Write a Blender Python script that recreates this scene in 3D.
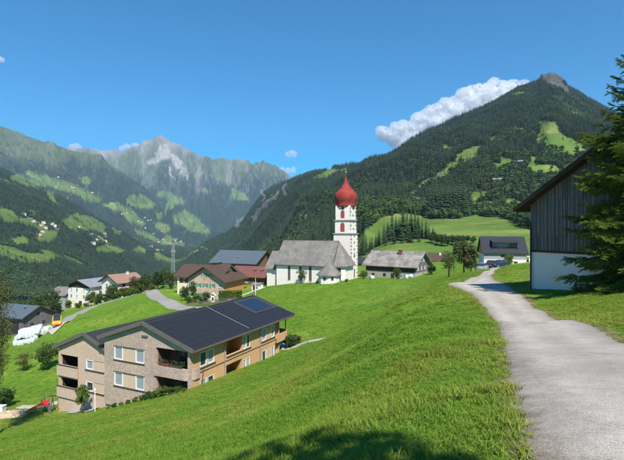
import bpy, bmesh, math, random
import numpy as np
from mathutils import Vector, Matrix

random.seed(7)
rng = np.random.default_rng(7)
scene = bpy.context.scene
COL = scene.collection
for o in list(bpy.data.objects):
    bpy.data.objects.remove(o)

# ------------------------------------------------------------------ camera
F = 450.0           # focal length in photo pixels (624 wide)
cam_d = bpy.data.cameras.new('camera')
cam_d.sensor_width = 36.0
cam_d.lens = F / 624.0 * 36.0
cam_d.clip_start = 0.1
cam_d.clip_end = 60000.0
cam = bpy.data.objects.new('camera', cam_d)
COL.objects.link(cam)
cam.location = (0, 0, 0)
cam.rotation_euler = (math.radians(90), 0, 0)
scene.camera = cam

# ------------------------------------------------------------------ sky and sun
SUN_AZ = (0.31, -0.951)      # horizontal direction towards the sun
SUN_EL = math.radians(49)
w = bpy.data.worlds.new('World')
scene.world = w
w.use_nodes = True
nt = w.node_tree
nt.nodes.clear()
wo = nt.nodes.new('ShaderNodeOutputWorld')
bg = nt.nodes.new('ShaderNodeBackground')
sky = nt.nodes.new('ShaderNodeTexSky')
sky.sky_type = 'NISHITA'
sky.sun_disc = False
sky.sun_elevation = SUN_EL
sky.sun_rotation = math.atan2(SUN_AZ[0], SUN_AZ[1])
sky.altitude = 900
sky.air_density = 1.0
sky.dust_density = 0.4
sky.ozone_density = 3.0
hs = nt.nodes.new('ShaderNodeHueSaturation')
hs.inputs['Saturation'].default_value = 1.85
hs.inputs['Hue'].default_value = 0.494
hs.inputs['Value'].default_value = 1.0
bg.inputs['Strength'].default_value = 0.11
nt.links.new(sky.outputs[0], hs.inputs['Color'])
nt.links.new(hs.outputs[0], bg.inputs['Color'])
nt.links.new(bg.outputs[0], wo.inputs['Surface'])

sun_d = bpy.data.lights.new('sun', 'SUN')
sun_d.energy = 5.0
sun_d.angle = math.radians(0.53)
sun_d.color = (1.0, 0.945, 0.85)
sun = bpy.data.objects.new('sun', sun_d)
COL.objects.link(sun)
sdir = Vector((SUN_AZ[0] * math.cos(SUN_EL), SUN_AZ[1] * math.cos(SUN_EL), math.sin(SUN_EL)))
sun.rotation_euler = sdir.to_track_quat('Z', 'Y').to_euler()
sun.location = (60, -60, 90)

vs = scene.view_settings
vs.view_transform = 'Standard'
vs.look = 'None'
vs.exposure = 0.52
vs.gamma = 1.0
vs.use_curve_mapping = False
scene.render.engine = 'CYCLES'
scene.cycles.max_bounces = 6
scene.cycles.volume_bounces = 2
scene.cycles.transparent_max_bounces = 8
scene.cycles.sample_clamp_indirect = 4.0

# ------------------------------------------------------------------ materials
def newmat(name):
    m = bpy.data.materials.new(name)
    m.use_nodes = True
    t = m.node_tree
    t.nodes.clear()
    out = t.nodes.new('ShaderNodeOutputMaterial')
    b = t.nodes.new('ShaderNodeBsdfPrincipled')
    t.links.new(b.outputs[0], out.inputs['Surface'])
    return m, t, b, out

def N(t, typ, **kw):
    n = t.nodes.new(typ)
    for k, v in kw.items():
        setattr(n, k, v)
    return n

def mul(c, f):
    return tuple(min(1, max(0, x * f)) for x in c)

def noise_node(t, vec, scale, detail=4, rough=0.55):
    n = N(t, 'ShaderNodeTexNoise')
    n.inputs['Scale'].default_value = scale
    n.inputs['Detail'].default_value = detail
    n.inputs['Roughness'].default_value = rough
    t.links.new(vec, n.inputs['Vector'])
    return n.outputs['Fac']

def ramp(t, fac, stops):
    r = N(t, 'ShaderNodeValToRGB')
    e = r.color_ramp.elements
    while len(e) < len(stops):
        e.new(0.5)
    for el, (p, c) in zip(e, stops):
        el.position = p
        el.color = (*c, 1)
    t.links.new(fac, r.inputs[0])
    return r.outputs[0]

def mixc(t, fac, a, b, mode='MIX'):
    m = N(t, 'ShaderNodeMix', data_type='RGBA', blend_type=mode)
    if isinstance(fac, (int, float)):
        m.inputs['Factor'].default_value = fac
    else:
        t.links.new(fac, m.inputs['Factor'])
    for k, s in (('A', a), ('B', b)):
        i = [q for q in m.inputs if q.name == k and q.type == 'RGBA'][0]
        if isinstance(s, tuple):
            i.default_value = (*s, 1)
        else:
            t.links.new(s, i)
    return [q for q in m.outputs if q.type == 'RGBA'][0]

def bump(t, b, h, strength=0.3, dist=0.05):
    n = N(t, 'ShaderNodeBump')
    n.inputs['Strength'].default_value = strength
    n.inputs['Distance'].default_value = dist
    t.links.new(h, n.inputs['Height'])
    t.links.new(n.outputs[0], b.inputs['Normal'])

def objco(t, scale=(1, 1, 1)):
    c = N(t, 'ShaderNodeTexCoord')
    m = N(t, 'ShaderNodeMapping')
    m.inputs['Scale'].default_value = scale
    t.links.new(c.outputs['Object'], m.inputs['Vector'])
    return m.outputs[0]

def simple(name, col, rough=0.7, var=0.15, scale=2.0, bmp=0.15, bscale=None, metallic=0.0, stretch=(1, 1, 1), spec=0.3):
    m, t, b, _ = newmat(name)
    v = objco(t, stretch)
    n = noise_node(t, v, scale, 5, 0.6)
    t.links.new(ramp(t, n, [(0.25, mul(col, 1 - var)), (0.75, mul(col, 1 + var))]), b.inputs['Base Color'])
    b.inputs['Roughness'].default_value = rough
    b.inputs['Metallic'].default_value = metallic
    b.inputs['Specular IOR Level'].default_value = spec
    if bmp:
        bump(t, b, noise_node(t, v, bscale or scale * 6, 3), bmp, 0.03)
    return m

def planks(name, c1, c2, width=0.16, vertical=True, rough=0.8, gap=0.25, grain=1.0):
    """weathered boards: fine relief only, boards are under three pixels wide in the photograph"""
    m, t, b, _ = newmat(name)
    c = N(t, 'ShaderNodeTexCoord')
    sep = N(t, 'ShaderNodeSeparateXYZ')
    t.links.new(c.outputs['Object'], sep.inputs[0])
    add = N(t, 'ShaderNodeMath', operation='ADD')
    t.links.new(sep.outputs[0], add.inputs[0]); t.links.new(sep.outputs[1], add.inputs[1])
    cmb = N(t, 'ShaderNodeCombineXYZ')
    if vertical:
        t.links.new(sep.outputs[2], cmb.inputs[0]); t.links.new(add.outputs[0], cmb.inputs[1])
    else:
        t.links.new(add.outputs[0], cmb.inputs[0]); t.links.new(sep.outputs[2], cmb.inputs[1])
    br = N(t, 'ShaderNodeTexBrick')
    br.inputs['Color1'].default_value = (*c1, 1)
    br.inputs['Color2'].default_value = (*c2, 1)
    br.inputs['Mortar'].default_value = (*mul(c1, gap), 1)
    br.inputs['Scale'].default_value = 1.0
    br.inputs['Mortar Size'].default_value = width * 0.06
    br.inputs['Brick Width'].default_value = 4.3
    br.inputs['Row Height'].default_value = width
    br.offset = 0.37
    t.links.new(cmb.outputs[0], br.inputs['Vector'])
    v = objco(t, (6, 6, 0.7) if vertical else (0.7, 0.7, 6))
    n = noise_node(t, v, 2.2, 5, 0.65)
    col = mixc(t, 0.55 * grain, br.outputs['Color'], ramp(t, n, [(0.3, (0.35, 0.35, 0.35)), (0.7, (1.35, 1.35, 1.35))]), 'MULTIPLY')
    t.links.new(col, b.inputs['Base Color'])
    b.inputs['Roughness'].default_value = rough
    b.inputs['Specular IOR Level'].default_value = 0.2
    bump(t, b, br.outputs['Fac'], -0.4, 0.02)
    return m

def shingles(name, c1, c2, w=0.14, h=0.16, grey=None, gscale=0.35, gl=0.42, gh=0.6, axis='wall', relief=0.5, edge=0.35):
    m, t, b, _ = newmat(name)
    c = N(t, 'ShaderNodeTexCoord')
    sep = N(t, 'ShaderNodeSeparateXYZ')
    t.links.new(c.outputs['Object'], sep.inputs[0])
    cmb = N(t, 'ShaderNodeCombineXYZ')
    if axis == 'wall':
        add = N(t, 'ShaderNodeMath', operation='ADD')
        t.links.new(sep.outputs[0], add.inputs[0]); t.links.new(sep.outputs[1], add.inputs[1])
        t.links.new(add.outputs[0], cmb.inputs[0]); t.links.new(sep.outputs[2], cmb.inputs[1])
    else:   # roof: rows run along local x
        t.links.new(sep.outputs[0], cmb.inputs[0]); t.links.new(sep.outputs[1], cmb.inputs[1])
    br = N(t, 'ShaderNodeTexBrick')
    br.inputs['Color1'].default_value = (*c1, 1)
    br.inputs['Color2'].default_value = (*c2, 1)
    br.inputs['Mortar'].default_value = (*mul(c1, edge), 1)
    br.inputs['Scale'].default_value = 1.0
    br.inputs['Mortar Size'].default_value = h * 0.07
    br.inputs['Mortar Smooth'].default_value = 0.3
    br.inputs['Bias'].default_value = -0.1
    br.inputs['Brick Width'].default_value = w
    br.inputs['Row Height'].default_value = h
    t.links.new(cmb.outputs[0], br.inputs['Vector'])
    col = br.outputs['Color']
    v = objco(t)
    fine = noise_node(t, v, 6.5, 6, 0.85)
    col = mixc(t, 0.7, col, ramp(t, fine, [(0.3, (0.5, 0.5, 0.5)), (0.7, (1.38, 1.38, 1.38))]), 'MULTIPLY')
    if grey:
        g = noise_node(t, v, gscale, 6, 0.7)
        gm = ramp(t, g, [(gl, (0, 0, 0)), (gh, (1, 1, 1))])
        col = mixc(t, gm, col, mixc(t, 0.6, grey, col, 'OVERLAY'))
    t.links.new(col, b.inputs['Base Color'])
    b.inputs['Roughness'].default_value = 0.85
    b.inputs['Specular IOR Level'].default_value = 0.2
    bump(t, b, br.outputs['Fac'], -relief, 0.03)
    return m

def leafmat(name, c1, c2, trans=0.3, tint=False):
    m, t, b, out = newmat(name)
    g = N(t, 'ShaderNodeNewGeometry')
    oi = N(t, 'ShaderNodeObjectInfo')
    a = N(t, 'ShaderNodeMath', operation='MULTIPLY'); a.inputs[1].default_value = 0.6
    a2 = N(t, 'ShaderNodeMath', operation='MULTIPLY_ADD'); a2.inputs[1].default_value = 0.4
    t.links.new(g.outputs['Random Per Island'], a.inputs[0])
    t.links.new(oi.outputs['Random'], a2.inputs[0]); t.links.new(a.outputs[0], a2.inputs[2])
    col = ramp(t, a2.outputs[0], [(0.05, c1), (0.95, c2)])
    if tint:
        at = N(t, 'ShaderNodeAttribute', attribute_type='INSTANCER', attribute_name='tint')
        col = mixc(t, 1.0, col, at.outputs['Color'], 'MULTIPLY')
    t.links.new(col, b.inputs['Base Color'])
    b.inputs['Roughness'].default_value = 0.6
    b.inputs['Specular IOR Level'].default_value = 0.25
    tr = N(t, 'ShaderNodeBsdfTranslucent')
    t.links.new(col, tr.inputs['Color'])
    mx = N(t, 'ShaderNodeMixShader'); mx.inputs[0].default_value = trans
    t.links.new(b.outputs[0], mx.inputs[1]); t.links.new(tr.outputs[0], mx.inputs[2])
    t.links.new(mx.outputs[0], out.inputs['Surface'])
    return m

def glassmat(name, col=(0.03, 0.04, 0.05), rough=0.08):
    m, t, b, _ = newmat(name)
    b.inputs['Base Color'].default_value = (*col, 1)
    b.inputs['Roughness'].default_value = rough
    b.inputs['Specular IOR Level'].default_value = 0.6
    return m

M = {}
M['white'] = simple('white_plaster', (0.74, 0.675, 0.60), 0.9, 0.07, 0.8, 0.1)
M['cream'] = simple('cream_plaster', (0.68, 0.60, 0.42), 0.9, 0.08, 0.8, 0.1)
M['greypl'] = simple('grey_plaster', (0.30, 0.30, 0.31), 0.9, 0.1, 0.8, 0.1)
M['whitetrim'] = simple('white_trim', (0.72, 0.72, 0.70), 0.5, 0.05, 2, 0)
M['glass'] = glassmat('window_glass')
M['blind'] = simple('window_blind', (0.27, 0.30, 0.33), 0.35, 0.08, 3, 0)
M['darkwood'] = planks('dark_wood', (0.050, 0.034, 0.024), (0.075, 0.05, 0.034), 0.18)
M['brownwood'] = planks('brown_wood', (0.17, 0.09, 0.05), (0.22, 0.125, 0.07), 0.2)
M['greywood'] = planks('weathered_grey_wood', (0.13, 0.12, 0.125), (0.20, 0.18, 0.18), 0.17)
M['barnwood'] = planks('barn_boards', (0.125, 0.115, 0.11), (0.22, 0.205, 0.195), 0.19)
M['orangewood'] = planks('orange_larch_boards', (0.55, 0.25, 0.085), (0.62, 0.30, 0.11), 0.12, grain=0.6)
M['larch'] = shingles('larch_shingle_fresh', (0.62, 0.37, 0.195), (0.53, 0.32, 0.175), 0.16, 0.18, grey=(0.42, 0.34, 0.28), gscale=0.22, gl=0.52, gh=0.85, edge=.85)
M['larchgrey'] = shingles('larch_shingle_weathered', (0.60, 0.45, 0.35), (0.36, 0.30, 0.26), 0.22, 0.20, grey=(0.38, 0.345, 0.32), gscale=0.3, gl=0.38, gh=0.66, edge=.62)
M['larchpale'] = shingles('larch_shingle_pale', (0.60, 0.45, 0.345), (0.50, 0.385, 0.30), 0.16, 0.18, grey=(0.46, 0.40, 0.36), gscale=0.3, gl=0.5, gh=0.8, edge=.7)
M['larchpanel'] = planks('larch_panel', (0.58, 0.45, 0.33), (0.62, 0.48, 0.36), 0.12, grain=0.4)
M['oldshingle'] = shingles('old_house_shingle', (0.58, 0.44, 0.33), (0.48, 0.37, 0.28), 0.3, 0.3, grey=(0.38, 0.31, 0.26), gscale=0.4, edge=.6)
M['greyroof'] = shingles('grey_shingle_roof', (0.27, 0.245, 0.225), (0.20, 0.185, 0.17), 0.45, 0.42, grey=(0.24, 0.225, 0.21), axis='roof', edge=0.5)
M['farmroof'] = shingles('farm_roof_grey', (0.34, 0.315, 0.29), (0.28, 0.26, 0.245), 1.4, 0.8, grey=(0.22, 0.205, 0.19), axis='roof', edge=0.6)
M['brownroof'] = shingles('brown_tile_roof', (0.105, 0.068, 0.052), (0.085, 0.055, 0.043), 0.4, 0.4, axis='roof', edge=0.5)
M['redroof'] = shingles('red_brown_roof', (0.20, 0.085, 0.07), (0.17, 0.07, 0.06), 0.5, 0.5, axis='roof', edge=0.6)
M['terraroof'] = shingles('terracotta_roof', (0.30, 0.185, 0.135), (0.36, 0.22, 0.16), 0.5, 0.5, axis='roof', edge=0.6)
M['blueroof'] = shingles('blue_grey_metal_roof', (0.115, 0.15, 0.185), (0.105, 0.14, 0.175), 0.6, 9.0, axis='roof', edge=0.75, relief=0.3)
M['slateroof'] = shingles('dark_slate_roof', (0.040, 0.044, 0.054), (0.034, 0.038, 0.047), 0.4, 0.35, axis='roof', edge=0.6)
M['palemetal'] = simple('pale_metal_roof', (0.33, 0.33, 0.34), 0.4, 0.1, 0.4, 0.05, metallic=0.3)
M['pv'] = simple('solar_panel_dark', (0.022, 0.022, 0.026), 0.5, 0.25, .5, 0, spec=0.2)
M['collector'] = simple('solar_collector_glass', (0.016, 0.024, 0.048), 0.38, 0.15, 1.0, 0, spec=0.4)
M['roofmembrane'] = simple('roof_membrane', (0.03, 0.031, 0.035), 0.7, 0.1, 1.5, 0.1)
M['fascia'] = simple('grey_fascia', (0.115, 0.11, 0.095), 0.7, 0.1, 2, 0)
M['soffit'] = planks('soffit_boards', (0.085, 0.07, 0.055), (0.10, 0.08, 0.06), 0.14)
M['metal'] = simple('galvanised_metal', (0.34, 0.35, 0.36), 0.45, 0.1, 3, 0, metallic=0.5)
M['darkmetal'] = simple('dark_metal', (0.05, 0.05, 0.055), 0.5, 0.1, 3, 0, metallic=0.4)
M['reddome'] = shingles('red_dome_shingle', (0.36, 0.070, 0.055), (0.29, 0.055, 0.045), 0.3, 0.28, grey=(0.30, 0.06, 0.05), gscale=0.6)
M['redshutter'] = simple('red_shutter', (0.36, 0.055, 0.045), 0.6, 0.1, 2, 0)
M['greenshutter'] = simple('green_shutter', (0.03, 0.22, 0.11), 0.6, 0.1, 2, 0)
M['trim'] = simple('grey_stone_trim', (0.24, 0.235, 0.225), 0.8, 0.1, 2, 0.1)
M['stone'] = simple('rubble_stone', (0.33, 0.31, 0.28), 0.9, 0.3, 1.6, 0.5)
M['gold'] = simple('gilded_metal', (0.65, 0.42, 0.12), 0.35, 0.05, 2, 0, metallic=0.8)
M['bale'] = simple('bale_wrap', (0.52, 0.55, 0.54), 0.4, 0.1, 3, 0.35, 6)
M['yellow'] = simple('yellow_paint', (0.75, 0.40, 0.015), 0.35, 0.04, 2, 0, spec=0.5)
M['redplastic'] = simple('red_plastic', (0.62, 0.035, 0.04), 0.4, 0.06, 2, 0, spec=0.5)
M['orangeplastic'] = simple('orange_plastic', (0.68, 0.10, 0.03), 0.4, 0.06, 2, 0, spec=0.5)
M['paving'] = simple('grey_paving', (0.33, 0.33, 0.33), 0.9, 0.1, 1.2, 0.1)
M['gravel'] = simple('pale_gravel', (0.42, 0.39, 0.34), 0.95, 0.22, 6, 0.5, 30)
M['barkpile'] = simple('pale_wood_chips', (0.47, 0.36, 0.24), 0.95, 0.35, 5, 0.6, 20)
M['bark'] = simple('tree_bark', (0.11, 0.085, 0.062), 0.95, 0.3, 3, 0.6, 14, stretch=(3, 3, 0.6))
M['sprucebark'] = simple('spruce_bark', (0.10, 0.078, 0.06), 0.95, 0.3, 6, 0.7, 22, stretch=(3, 3, 0.8))
M['carblue'] = simple('dark_blue_paint', (0.018, 0.028, 0.06), 0.25, 0.03, 1, 0, spec=0.6)
M['cardark'] = simple('black_paint', (0.02, 0.02, 0.023), 0.25, 0.03, 1, 0, spec=0.6)
M['carsilver'] = simple('silver_paint', (0.42, 0.44, 0.46), 0.3, 0.03, 1, 0, metallic=0.4, spec=0.6)
M['rubber'] = simple('rubber', (0.02, 0.02, 0.02), 0.9, 0.1, 3, 0)
M['lamp'] = simple('lamp_lens', (0.75, 0.75, 0.72), 0.2, 0.03, 2, 0)
M['flower'] = leafmat('geranium_red', (0.5, 0.03, 0.03), (0.6, 0.08, 0.12), 0.2)
M['leaf_apple'] = leafmat('apple_leaves', (0.040, 0.085, 0.016), (0.115, 0.165, 0.035))
M['leaf_dark'] = leafmat('dark_leaves', (0.025, 0.060, 0.014), (0.065, 0.115, 0.026))
M['leaf_light'] = leafmat('light_leaves', (0.085, 0.15, 0.022), (0.17, 0.23, 0.045), 0.35)
M['leaf_rust'] = leafmat('reddish_leaves', (0.060, 0.080, 0.024), (0.145, 0.145, 0.048))
M['leaf_olive'] = leafmat('olive_leaves', (0.07, 0.085, 0.028), (0.14, 0.15, 0.05), 0.3)
M['needle'] = leafmat('spruce_needles', (0.105, 0.170, 0.028), (0.235, 0.305, 0.055), 0.45)
M['conifer'] = leafmat('conifer_needles', (0.020, 0.044, 0.017), (0.040, 0.072, 0.024), 0.12, tint=False)
M['forest_con'] = leafmat('forest_conifer', (0.024, 0.050, 0.021), (0.048, 0.082, 0.030), 0.12, tint=True)
M['forest_leaf'] = leafmat('forest_broadleaf', (0.040, 0.085, 0.019), (0.085, 0.14, 0.032), 0.2, tint=True)
M['grass'] = leafmat('grass_blades', (0.120, 0.222, 0.017), (0.235, 0.345, 0.038), 0.42, tint=True)

# ------------------------------------------------------------------ noise
_perm = rng.permutation(512)
_perm = np.concatenate([_perm, _perm, _perm])
_ang = rng.random(512) * 2 * np.pi
_gx, _gy = np.cos(_ang), np.sin(_ang)
def perlin(x, y):
    xi = np.floor(x).astype(np.int64); yi = np.floor(y).astype(np.int64)
    xf = x - xi; yf = y - yi
    u = xf * xf * xf * (xf * (xf * 6 - 15) + 10); v = yf * yf * yf * (yf * (yf * 6 - 15) + 10)
    def g(ix, iy, dx, dy):
        h = _perm[_perm[ix & 511] + (iy & 511)]
        return _gx[h] * dx + _gy[h] * dy
    a = g(xi, yi, xf, yf); b = g(xi + 1, yi, xf - 1, yf)
    c = g(xi, yi + 1, xf, yf - 1); d = g(xi + 1, yi + 1, xf - 1, yf - 1)
    return (a + u * (b - a)) + v * ((c + u * (d - c)) - (a + u * (b - a)))
def fbm(x, y, octs=5, gain=0.5, lac=2.03):
    s = 0; a = 1; f = 1
    for i in range(octs):
        s = s + a * perlin(x * f + 17.3 * i, y * f - 9.1 * i); a *= gain; f *= lac
    return s
def ridged(x, y, octs=5, gain=0.5):
    s = 0; a = 1; f = 1
    for i in range(octs):
        s = s + a * (1 - 2 * np.abs(perlin(x * f + 31.7 * i, y * f + 5.3 * i)) * 1.6); a *= gain; f *= 2.1
    return s

# ------------------------------------------------------------------ terrain height
def PW(px, py, d):      # a sighted point: photo pixel and distance -> metres
    return ((px - 312.0) / F * d, d, -(py - 230.0) / F * d)

near_ctl = [PW(*p) for p in [
    # steep meadow below the road
    (400, 460, 3.9), (350, 460, 4.5), (290, 460, 5.6), (230, 460, 8.0), (190, 460, 11), (100, 460, 18), (20, 460, 28), (-80, 460, 38),
    (400, 400, 7.2), (400, 350, 12.6), (402, 322, 20), (405, 302, 33),
    (460, 400, 6.0), (450, 350, 11.4), (442, 315, 22), (438, 292, 37.5),
    (350, 400, 10.2), (350, 370, 17), (352, 348, 28), (354, 334, 39),
    (290, 430, 10.5), (290, 400, 19), (290, 376, 34), (290, 360, 49), (300, 349, 58),
    (190, 432, 20), (190, 414, 30), (190, 400, 39), (190, 390, 47.2),
    (240, 420, 18), (240, 392, 38), (240, 372, 53),
    (100, 437, 28), (100, 421, 40), (121, 405, 51), (105, 408.5, 53), (80, 412, 56), (57, 411, 59), (150, 399, 49),
    (20, 440, 40), (20, 426, 50), (10, 416, 57), (20, 395, 68), (35, 376, 80), (15, 350, 100), (50, 398, 65), (55, 385, 72),
    (-60, 440, 48), (-60, 400, 70), (-80, 360, 100),
    # ground along the long facade and the flat meadow beyond the spur
    (215, 378.5, 52), (240, 368.5, 57), (265, 359, 62), (288, 350, 66), (310, 341, 66), (335, 337.5, 66),
    (350, 329, 70), (380, 318, 70), (400, 316, 70), (425, 290, 65),
    (300, 322, 80), (340, 310, 85), (390, 300, 90), (350, 297, 100), (290, 301, 105), (400, 290, 105),
    (270, 287, 130), (310, 284, 128), (350, 281, 126), (400, 278, 138), (430, 276, 130),
    (250, 302, 108), (220, 309, 102), (200, 309, 106), (180, 300, 125), (215, 303, 132), (240, 293, 138), (170, 294, 140),
    (150, 320, 96), (150, 302, 124), (152, 291, 150), (120, 318, 115), (100, 312, 138), (100, 333, 103), (100, 350, 86), (130, 335, 84), (170, 330, 82),
    (60, 324, 114), (75, 315, 132), (60, 345, 96), (30, 345, 108), (0, 347, 108), (25, 333, 122), (0, 335, 130), (50, 330, 118),
    (75, 307, 180), (90, 306, 178), (125, 297, 176), (60, 309, 195), (150, 286, 190), (110, 302, 158), (0, 322, 200), (30, 318, 190),
    (190, 284, 200), (230, 281, 200), (270, 273, 200), (320, 264, 200), (400, 258, 200), (450, 256, 200),
    (-60, 330, 200), (-60, 335, 140),
    # road and the bank on the right
    (527, 460, 3.3), (503, 345, 11), (618, 345, 11), (492, 321, 20), (556, 321, 20), (483, 309, 26), (534, 309, 26),
    (460, 291, 37), (510, 291, 37), (445, 283.5, 44), (500, 283.5, 44), (470, 278, 56), (490, 276, 58), (480, 272, 72), (490, 271, 74),
    (493, 268.5, 90), (505, 268, 92), (480, 268.5, 100), (455, 275.5, 85), (440, 279, 84), (465, 273, 92),
    (530, 290, 35), (575, 290.5, 31.5), (515, 281, 47), (520, 270, 57), (540, 271, 60), (515, 266, 75), (525, 264, 90),
    (600, 306, 20), (600, 292, 26), (624, 296, 22), (624, 322, 14), (650, 300, 18), (700, 320, 11), (680, 290, 24), (580, 300, 25),
    (500, 267.5, 120), (520, 266, 120), (480, 265.5, 125), (540, 258, 130), (600, 255, 120), (700, 260, 80), (760, 270, 50),
    (560, 252, 200), (640, 246, 200), (760, 240, 200), (500, 254, 200)]]
near_ctl += [(0, -1, -1.66), (0, 0, -1.70), (3, 0, -1.45), (1.6, 1.5, -1.58), (5, 1, -1.35), (8, 2, -1.2), (-2, 0, -2.6), (-6, 0, -4.8), (-12, 2, -8), (-25, 5, -14),
             (0, -8, -1.0), (6, -8, -0.7), (-8, -8, -4.5), (15, -10, 0.3), (15, 5, -0.9), (30, 0, 0.5), (-20, -20, -9), (0, -30, 1), (30, -30, 3), (-40, -10, -18),
             (0, -120, 6), (-100, -60, -30), (100, -60, 12), (-150, 20, -50), (150, 30, 8), (0, -250, 10), (-200, -150, -60), (200, -150, 30),
             (-230, 60, -62), (230, 60, 15)]
NC = np.array(near_ctl, float)
CQ = 1.5
def _phi(ax, ay):
    return np.sqrt((ax[:, None] - NC[None, :, 0]) ** 2 + (ay[:, None] - NC[None, :, 1]) ** 2 + CQ * CQ)
_A = _phi(NC[:, 0], NC[:, 1])
_n = len(NC)
_sys = np.zeros((_n + 3, _n + 3))
_sys[:_n, :_n] = _A - np.eye(_n) * 0.15
_sys[:_n, _n] = 1; _sys[:_n, _n + 1] = NC[:, 0]; _sys[:_n, _n + 2] = NC[:, 1]
_sys[_n:, :_n] = _sys[:_n, _n:].T
_wts = np.linalg.solve(_sys, np.concatenate([NC[:, 2], np.zeros(3)]))
def near_z(x, y):
    out = np.empty(len(x))
    for i in range(0, len(x), 60000):
        s = slice(i, i + 60000)
        out[s] = _phi(x[s], y[s]) @ _wts[:_n] + _wts[_n] + _wts[_n + 1] * x[s] + _wts[_n + 2] * y[s]
    return out

# the far land: valley floor plus four ridges, each with its own crest and foot
base_d = [200, 250, 500, 1000, 2000, 4000, 7000, 12000]
base_px = [-250, 0, 60, 120, 170, 220, 300, 350, 400, 450, 530, 624, 850]
base_z = np.array([
    [-44, -41, -37, -30, -26, -23, -16, -14, -13, -12, -10, -8, -4],
    [-60, -52, -50, -42, -36, -30, -20, -16, -13.5, -12.5, -10, -8, -2],
    [-95, -95, -95, -95, -95, -88, -58, -28, 6, 9, 12, 20, 50],
    [-120, -130, -135, -142, -150, -150, -120, -70, 40, 60, 60, 80, 120],
    [-150, -160, -165, -168, -170, -170, -160, -150, -100, 0, 0, 0, 0],
    [-170] * 13, [-170] * 13, [-100] * 13], float)
def base_f(px, d):
    ld = np.log(np.clip(d, base_d[0], base_d[-1])); lb = np.log(base_d)
    cols = np.stack([np.interp(ld, lb, base_z[:, j]) for j in range(len(base_px))], 1)
    p = np.clip(px, base_px[0], base_px[-1])
    j = np.clip(np.searchsorted(base_px, p) - 1, 0, len(base_px) - 2)
    bp = np.array(base_px, float)
    f = (p - bp[j]) / (bp[j + 1] - bp[j])
    f = f * f * (3 - 2 * f)
    i = np.arange(len(p))
    return cols[i, j] * (1 - f) + cols[i, j + 1] * f

def ip(px, pts, k):
    a = np.array(pts, float)
    return np.interp(px, a[:, 0], a[:, k])

# (px, py of the crest, distance) and (px, distance of the foot, foot height)
RIDGE = {
 'A': dict(crest=[(150, 275, 3600), (185, 256, 3500), (205, 245, 3350), (225, 240, 3200), (240, 226, 3050), (252, 208, 2950), (262, 194, 2900), (275, 185.5, 2850), (300, 176, 2700), (330, 171.5, 2600), (355, 167, 2550), (390, 156, 2500), (415, 144, 2450), (440, 129, 2400), (480, 111, 2350), (505, 97.5, 2300), (520, 88.5, 2300), (537, 84.5, 2300), (543, 77, 2300), (549, 73.5, 2300), (555, 73, 2300), (561, 76.5, 2300), (569, 88, 2300), (580, 94, 2300), (602, 108, 2300), (640, 128, 2300), (700, 150, 2200), (850, 190, 2000)],
           foot=[(150, 2600, -170), (185, 2300, -165), (240, 1200, -150), (300, 650, -80), (340, 520, -32), (365, 470, 2), (400, 520, 12), (450, 600, 20), (530, 620, 28), (624, 600, 35), (850, 500, 60)], back=0.5, pw=1.0),
 'B': dict(crest=[(-300, 20, 2600), (-100, 122, 2600), (-40, 150, 2650), (0, 168, 2700), (25, 179, 2750), (50, 192, 2800), (75, 206, 3000), (100, 220, 3200), (125, 233, 3400), (150, 245, 3600), (190, 259, 3800), (215, 266, 3900), (300, 290, 4000)],
           foot=[(-300, 700, -110), (0, 850, -128), (60, 950, -135), (120, 1400, -155), (170, 2400, -168), (215, 3000, -172)], back=0.35, pw=1.0),
 'C': dict(crest=[(-300, 60, 6000), (-100, 108, 6000), (0, 127, 6000), (18, 132, 6000), (35, 139, 6000), (52, 145, 6000), (64, 149, 6000), (80, 153, 6000), (100, 160, 6000), (120, 171, 6000), (140, 187, 6000), (160, 207, 5900), (180, 230, 5700), (200, 248, 5500), (230, 262, 5500), (300, 270, 5500)],
           foot=[(-300, 3600, 200), (0, 3900, 60), (60, 3900, -20), (100, 4100, -110), (150, 4700, -170), (215, 5000, -172)], back=0.45, pw=1.0),
 'D': dict(crest=[(-200, 190, 9000), (0, 160, 9000), (40, 152, 9000), (60, 149.5, 9000), (80, 149, 9000), (100, 150, 9000), (122, 150, 9000), (135, 146.5, 9000), (146, 142, 9000), (153, 140, 9000), (158, 136, 9000), (163, 135, 9000), (168, 138, 9000), (173, 143, 9000), (180, 146, 9000), (188, 150, 9000), (196, 155, 9000), (205, 158, 9000), (213, 161, 9000), (222, 159, 9000), (232, 160.5, 9000), (238, 159, 9000), (247, 160, 9000), (254, 165, 9000), (264, 166, 9000), (273, 169, 9000), (284, 173, 9000), (300, 186, 9000), (340, 200, 9000), (850, 230, 9000)],
           foot=[(-200, 6200, -170), (850, 6200, -170)], back=0.5, pw=1.25),
}
KN = 40.0
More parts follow.
